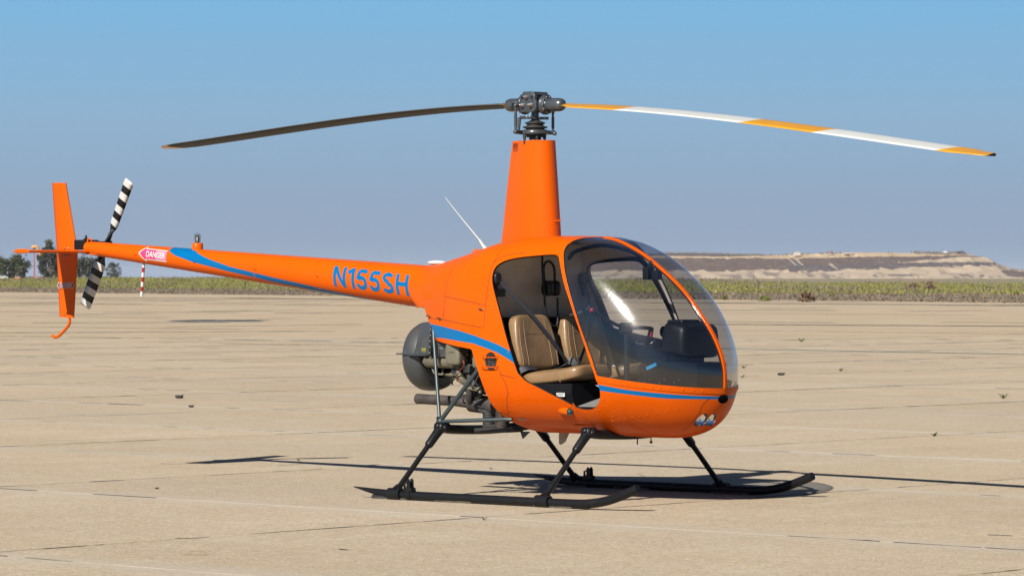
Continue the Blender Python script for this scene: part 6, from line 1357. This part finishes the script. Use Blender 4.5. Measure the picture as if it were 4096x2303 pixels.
# seats
for s_ in (-1, 1):
    st = empty('seat'); st.parent = H; st['label'] = 'near tan leather seat' if s_ < 0 else 'far tan leather seat'
    yc = .262*s_
    def shape(p, w_=.43):
        t = (p.z/.36+.5); k_ = 1-.16*max(0, t-.55)/.45; return Vector((p.x+.02*math.cos(p.y/.215*1.5)*(1 if p.x > 0 else 0)*-1, p.y*k_, p.z))
    m = MB().pillow((.195, yc, 1.052), (.105, .425, .375), (.28, .42), rotm(0, -13, 0), 26, fn=shape)
    bk = m.build('backrest', M['leather'], st)
    m = MB(); Rb = rotm(0, -13, 0)
    o3 = Vector((.195, yc, 1.052))
    def bp_(y, z, o=0.): 
        a = abs(y)/.2125; b = abs(z)/.1875; xx = .0525*max(0, (1-min(1, b)**(2/.28)))**(.14)*max(0., 1-min(1, a/max(.2, (1-.16*max(0, (z/.36+.5)-.55)/.45)))**(2/.42))**.21-.02*math.cos(y/.215*1.5)
        return o3+Rb @ Vector((xx+.0005+o, y, z))
    for w_, zb0, zt0 in ((.183, -.165, .135), (.125, -.165, .165)):
        for q in (-1, 1): m.tube([bp_(q*w_*(1-.14*max(0, k_/10-.5)*2), zb0+(zt0-zb0)*k_/10) for k_ in range(11)], .0022, 6)
    m.tube([bp_(y, .055) for y in np.linspace(-.12, .12, 9)], .0024, 6)
    m.build('stitching', M['seam'], st)
    def cush(p): 
        t = p.x/.24; return Vector((p.x, p.y*(1-.03*t), p.z+.018*(t > 0)*t*t+(.008 if p.z > 0 else 0)*math.cos(p.y*9)))
    m = MB().pillow((.500, yc-.0, .826), (.50, .435, .098), (.42, .30), rotm(0, -5.5, 0), 26, fn=cush); m.build('cushion', M['leather'], st)
    m = MB().tube(smooth_path([(.70, yc-.20, .868), (.716, yc-.1, .875), (.718, yc+.1, .875), (.70, yc+.20, .868)], 4), .003, 6); m.tube([(.60, yc-.208, .795), (.60, yc-.212, .84), (.60, yc-.19, .876), (.60, yc, .884), (.60, yc+.19, .876)], .0028, 6); m.build('stitching', M['seam'], st)
    m = MB(); V = []
    for z in (.585, .66, .72, .785):
        yo = min(.478, float(yat(.46, z))-.035)*s_; yi = .045*s_; V += [(.21, yo, z), (.705, yo, z), (.705, yi, z), (.21, yi, z)]
    m.add(V, [(4*i+j, 4*i+(j+1) % 4, 4*i+4+(j+1) % 4, 4*i+4+j) for i in range(3) for j in range(4)]+[(12, 13, 14, 15)], 0, False); m.build('seat_box', M['interior'], st, weld=True)
    # belts
    m = MB()
    def ribbon(mb, pts, wd, across, th_=.003):
        P_ = smooth_path(pts, 6); ac = Vector(across).normalized(); V = []
        for i, p in enumerate(P_):
            t = (P_[min(i+1, len(P_)-1)]-P_[max(i-1, 0)]).normalized(); w_ = (ac-t*ac.dot(t)).normalized(); n_ = t.cross(w_)*th_/2
            V += [p-w_*wd/2-n_, p+w_*wd/2-n_, p+w_*wd/2+n_, p-w_*wd/2+n_]
        mb.add(V, [(4*i+j, 4*i+(j+1) % 4, 4*i+4+(j+1) % 4, 4*i+4+j) for i in range(len(P_)-1) for j in range(4)], 0, False)
    if s_ < 0:
        ribbon(m, [(.055, -.46, 1.475), (.13, -.40, 1.37), (.23, -.30, 1.225), (.30, -.18, 1.06), (.33, -.09, .945), (.335, -.055, .905)], .024, (.35, 1, .4))
        ribbon(m, [(.335, -.045, .915), (.30, -.07, .885), (.27, -.13, .860), (.25, -.17, .845)], .045, (.8, 0, .6)); ribbon(m, [(.24, -.50, .80), (.27, -.495, .86), (.31, -.465, .882), (.335, -.40, .88)], .046, (1, .1, -.5)); ribbon(m, [(.25, -.485, .80), (.30, -.492, .78), (.33, -.488, .765)], .04, (1, 0, .8))
    else:
        ribbon(m, [(.06, .45, 1.475), (.15, .40, 1.36), (.25, .30, 1.2), (.30, .18, 1.04), (.33, .08, .93)], .046, (.35, -1, .4)); ribbon(m, [(.27, .06, .93), (.30, .07, .885), (.32, .10, .86)], .045, (.8, .3, 0))
    m.build('seat_belt', M['belt'], st)
    m = MB().box((.345, .045*s_, .925), (.015, .022, .055), rotm(15*s_, 10, 0)); m.build('belt_buckle', M['gunmetal'], st, bevel=.003)
    m = MB().pillow((.045, .465*s_, 1.478), (.05, .07, .085), (.6, .6)).tube([(.03, .46*s_, 1.46), (.05, .47*s_, 1.36)], .012, 8); m.build('belt_guide', M['blackplastic'], st)
m = MB().box((.035, -.45, 1.385), (.05, .13, .055)).box((.055, -.45, 1.40), (.01, .10, .02)); m.build('rear_shelf_clip', M['blackplastic'], H, bevel=.006)
def on_box(x0, z0): return lambda u, v: Vector((x0+u, -.4862, z0+v))
m = MB().box((.615, -.4835, .712), (.070, .002, .026)); m.build('instruction_placard', M['placard'], H)
text_obj('placard_print', 'WEIGHT LIMIT', .056, .006, on_box(.587, .716), M['interior'], H); text_obj('placard_print', 'SEE HANDBOOK', .050, .005, on_box(.587, .707), M['interior'], H)
m = MB().box((.93, -.22, .80), (.012, .36, .16), rotm(0, 0, 4)); 
m = MB().add([(.76, -.30, .775), (.93, -.26, .775), (.93, -.26, .705), (.90, -.27, .70)], [(0, 1, 2, 3)], 0, False); m.build('folded_map', M['paper'], H)
m = MB().add([(.725, -.455, .634), (.99, -.450, .636), (1.0, -.12, .700), (.72, -.12, .700)], [(0, 1, 2, 3)], 0, False)
m.build('floor_mat', M['carpet'], H)
# instrument console
m = MB()
m.add([(1.02, -.20, .58), (1.02, .20, .58), (1.02, -.20, .80), (1.02, .20, .80), (1.20, -.20, .93), (1.20, .20, .93), (1.50, -.17, .93), (1.50, .17, .93), (1.52, -.17, .60), (1.52, .17, .60)], [(0, 1, 3, 2), (2, 3, 5, 4), (4, 5, 7, 6), (6, 7, 9, 8), (0, 2, 4, 6, 8), (1, 9, 7, 5, 3)], 0, False)
m.build('console_base', M['interior'], H, bevel=.012)
m = MB()
for i in range(9): dome(m, (1.06+.045*i*.9, -.201, .78+.018*(i % 3)+.0*i), (0, -1, 0), .004, .003, seg=6)
m.build('console_screw', M['steel'], H, kind='stuff')
def podf(p): 
    t = (p.z/.23+.5); return Vector((p.x*(.86+.14*(1-t)), p.y*(1.0-.16*max(0, t-.5)), p.z-.022*max(0, p.x/.14)))
m = MB().pillow((1.305, .03, 1.085), (.235, .42, .225), (.32, .38), rotm(0, 3, 0), 26, fn=podf).box((1.30, 0, .95), (.16, .16, .12)); pod = m.build('instrument_pod', M['blackplastic'], H)
m = MB().box((1.27, .0, 1.195), (.13, .20, .03)); m.build('glareshield', M['blackplastic'], H, bevel=.012)
m = MB()
for y, z in ((-.10, 1.13), (0, 1.14), (.10, 1.13), (-.10, 1.04), (0, 1.04), (.10, 1.04)): m.lathe([(.038, 0), (.038, .006), (.033, .007), (.0001, .005)], (1.182, y, z), (-1, 0, 0), 20)
build_split(m, 'gauge', M['trim'], pod)
m = MB().box((1.30, -.188, .895), (.055, .004, .020), rotm(0, -22, 0)); 
m = MB().box((1.16, -.205, .902), (.085, .008, .022), rotm(0, -22, 0)); m.build('cyan_checklist_card', M['cyan'], H)
# cyclic, collective, pedals
m = MB().tube([(.80, 0, .60), (.795, 0, .80), (.79, 0, 1.12)], .019, 14); m.lathe([(.045, 0), (.035, .05), (.02, .12), (.019, .14)], (.80, 0, .60), (0, 0, 1), 16); m.build('cyclic_column', M['blackplastic'], H)
m = MB().pillow((.785, 0, 1.150), (.085, .07, .075), (.45, .45)); m.build('cyclic_pivot', M['blackplastic'], H)
m = MB().tube([(.80, .02, 1.150), (.81, .17, 1.150), (.815, .24, 1.145)], .013, 10).tube(smooth_path([(.775, -.02, 1.155), (.75, -.10, 1.185), (.72, -.20, 1.235), (.70, -.26, 1.262)], 5), .013, 10); m.build('cyclic_crossbar', M['blackplastic'], H)
m = MB().tube([(.815, .245, 1.15), (.80, .25, 1.10), (.765, .25, 1.03)], [.016, .019, .017], 12); m.build('grip', M['blackplastic'], H); m = MB().tube([(.70, -.27, 1.30), (.68, -.28, 1.27), (.60, -.30, 1.24), (.56, -.31, 1.235)], [.018, .021, .019, .018], 12); m.build('grip', M['blackplastic'], H)
m = MB().box((.82, .235, 1.105), (.016, .014, .035)).pillow((.712, -.275, 1.272), (.035, .03, .03), (.8, .8)); m.build('push_switch', mat('switch_red', (.5, .02, .02), .4), H)
m = MB()
for y in (-.32, -.20, .20, .32): m = MB().tube([(1.22, y, .62), (1.26, y, .72)], .009, 8).box((1.255, y, .74), (.014, .07, .05), rotm(0, 20, 0)); m.build('pedal', M['blackplastic'], H)
m = MB().box((.978, 0, 1.515), (.045, .075, .085)).box((1.0, 0, 1.575), (.03, .03, .06), rotm(0, 30, 0)).box((.955, 0, 1.515), (.006, .06, .05)); m.build('compass', M['blackplastic'], H, bevel=.006)
m = MB().box((1.04, .01, 1.505), (.05, .05, .065)).tube([(1.05, 0, 1.50), (1.06, 0, 1.56), (1.05, 0, 1.58)], .003, 6); m.build('temperature_gauge', M['blackplastic'], H, bevel=.004)
# headset hanging behind the right seat, coiled lead
hs = empty('headset'); hs.parent = H
m = MB().tube(smooth_path([(.10, -.02, 1.46), (.10, -.03, 1.56), (.10, .02, 1.60), (.10, .08, 1.56), (.10, .09, 1.46)], 5), .009, 8); m.build('headband', M['blackplastic'], hs)
m = MB().pillow((.11, -.00, 1.415), (.09, .06, .105), (.6, .7)).pillow((.11, .075, 1.415), (.09, .06, .105), (.6, .7)); build_split(m, 'ear_cup', M['blackplastic'], hs)
m = MB().tube(smooth_path([(.10, -.04, 1.70), (.10, -.045, 1.55), (.12, -.05, 1.40), (.13, -.04, 1.24), (.14, .0, 1.17), (.15, .04, 1.16), (.15, .06, 1.20), (.14, .07, 1.35)], 6), .0075, 8); m.build('headset_lead', M['blackplastic'], hs)
# sun visor pad / roof console seen through the top of the windshield
m = MB().tube(smooth_path([(.62, -.40, 1.615), (.60, -.30, 1.665), (.59, 0, 1.705), (.60, .30, 1.665), (.62, .40, 1.615)], 4), .014, 8); m.build('roof_bow', M['interior'], H)
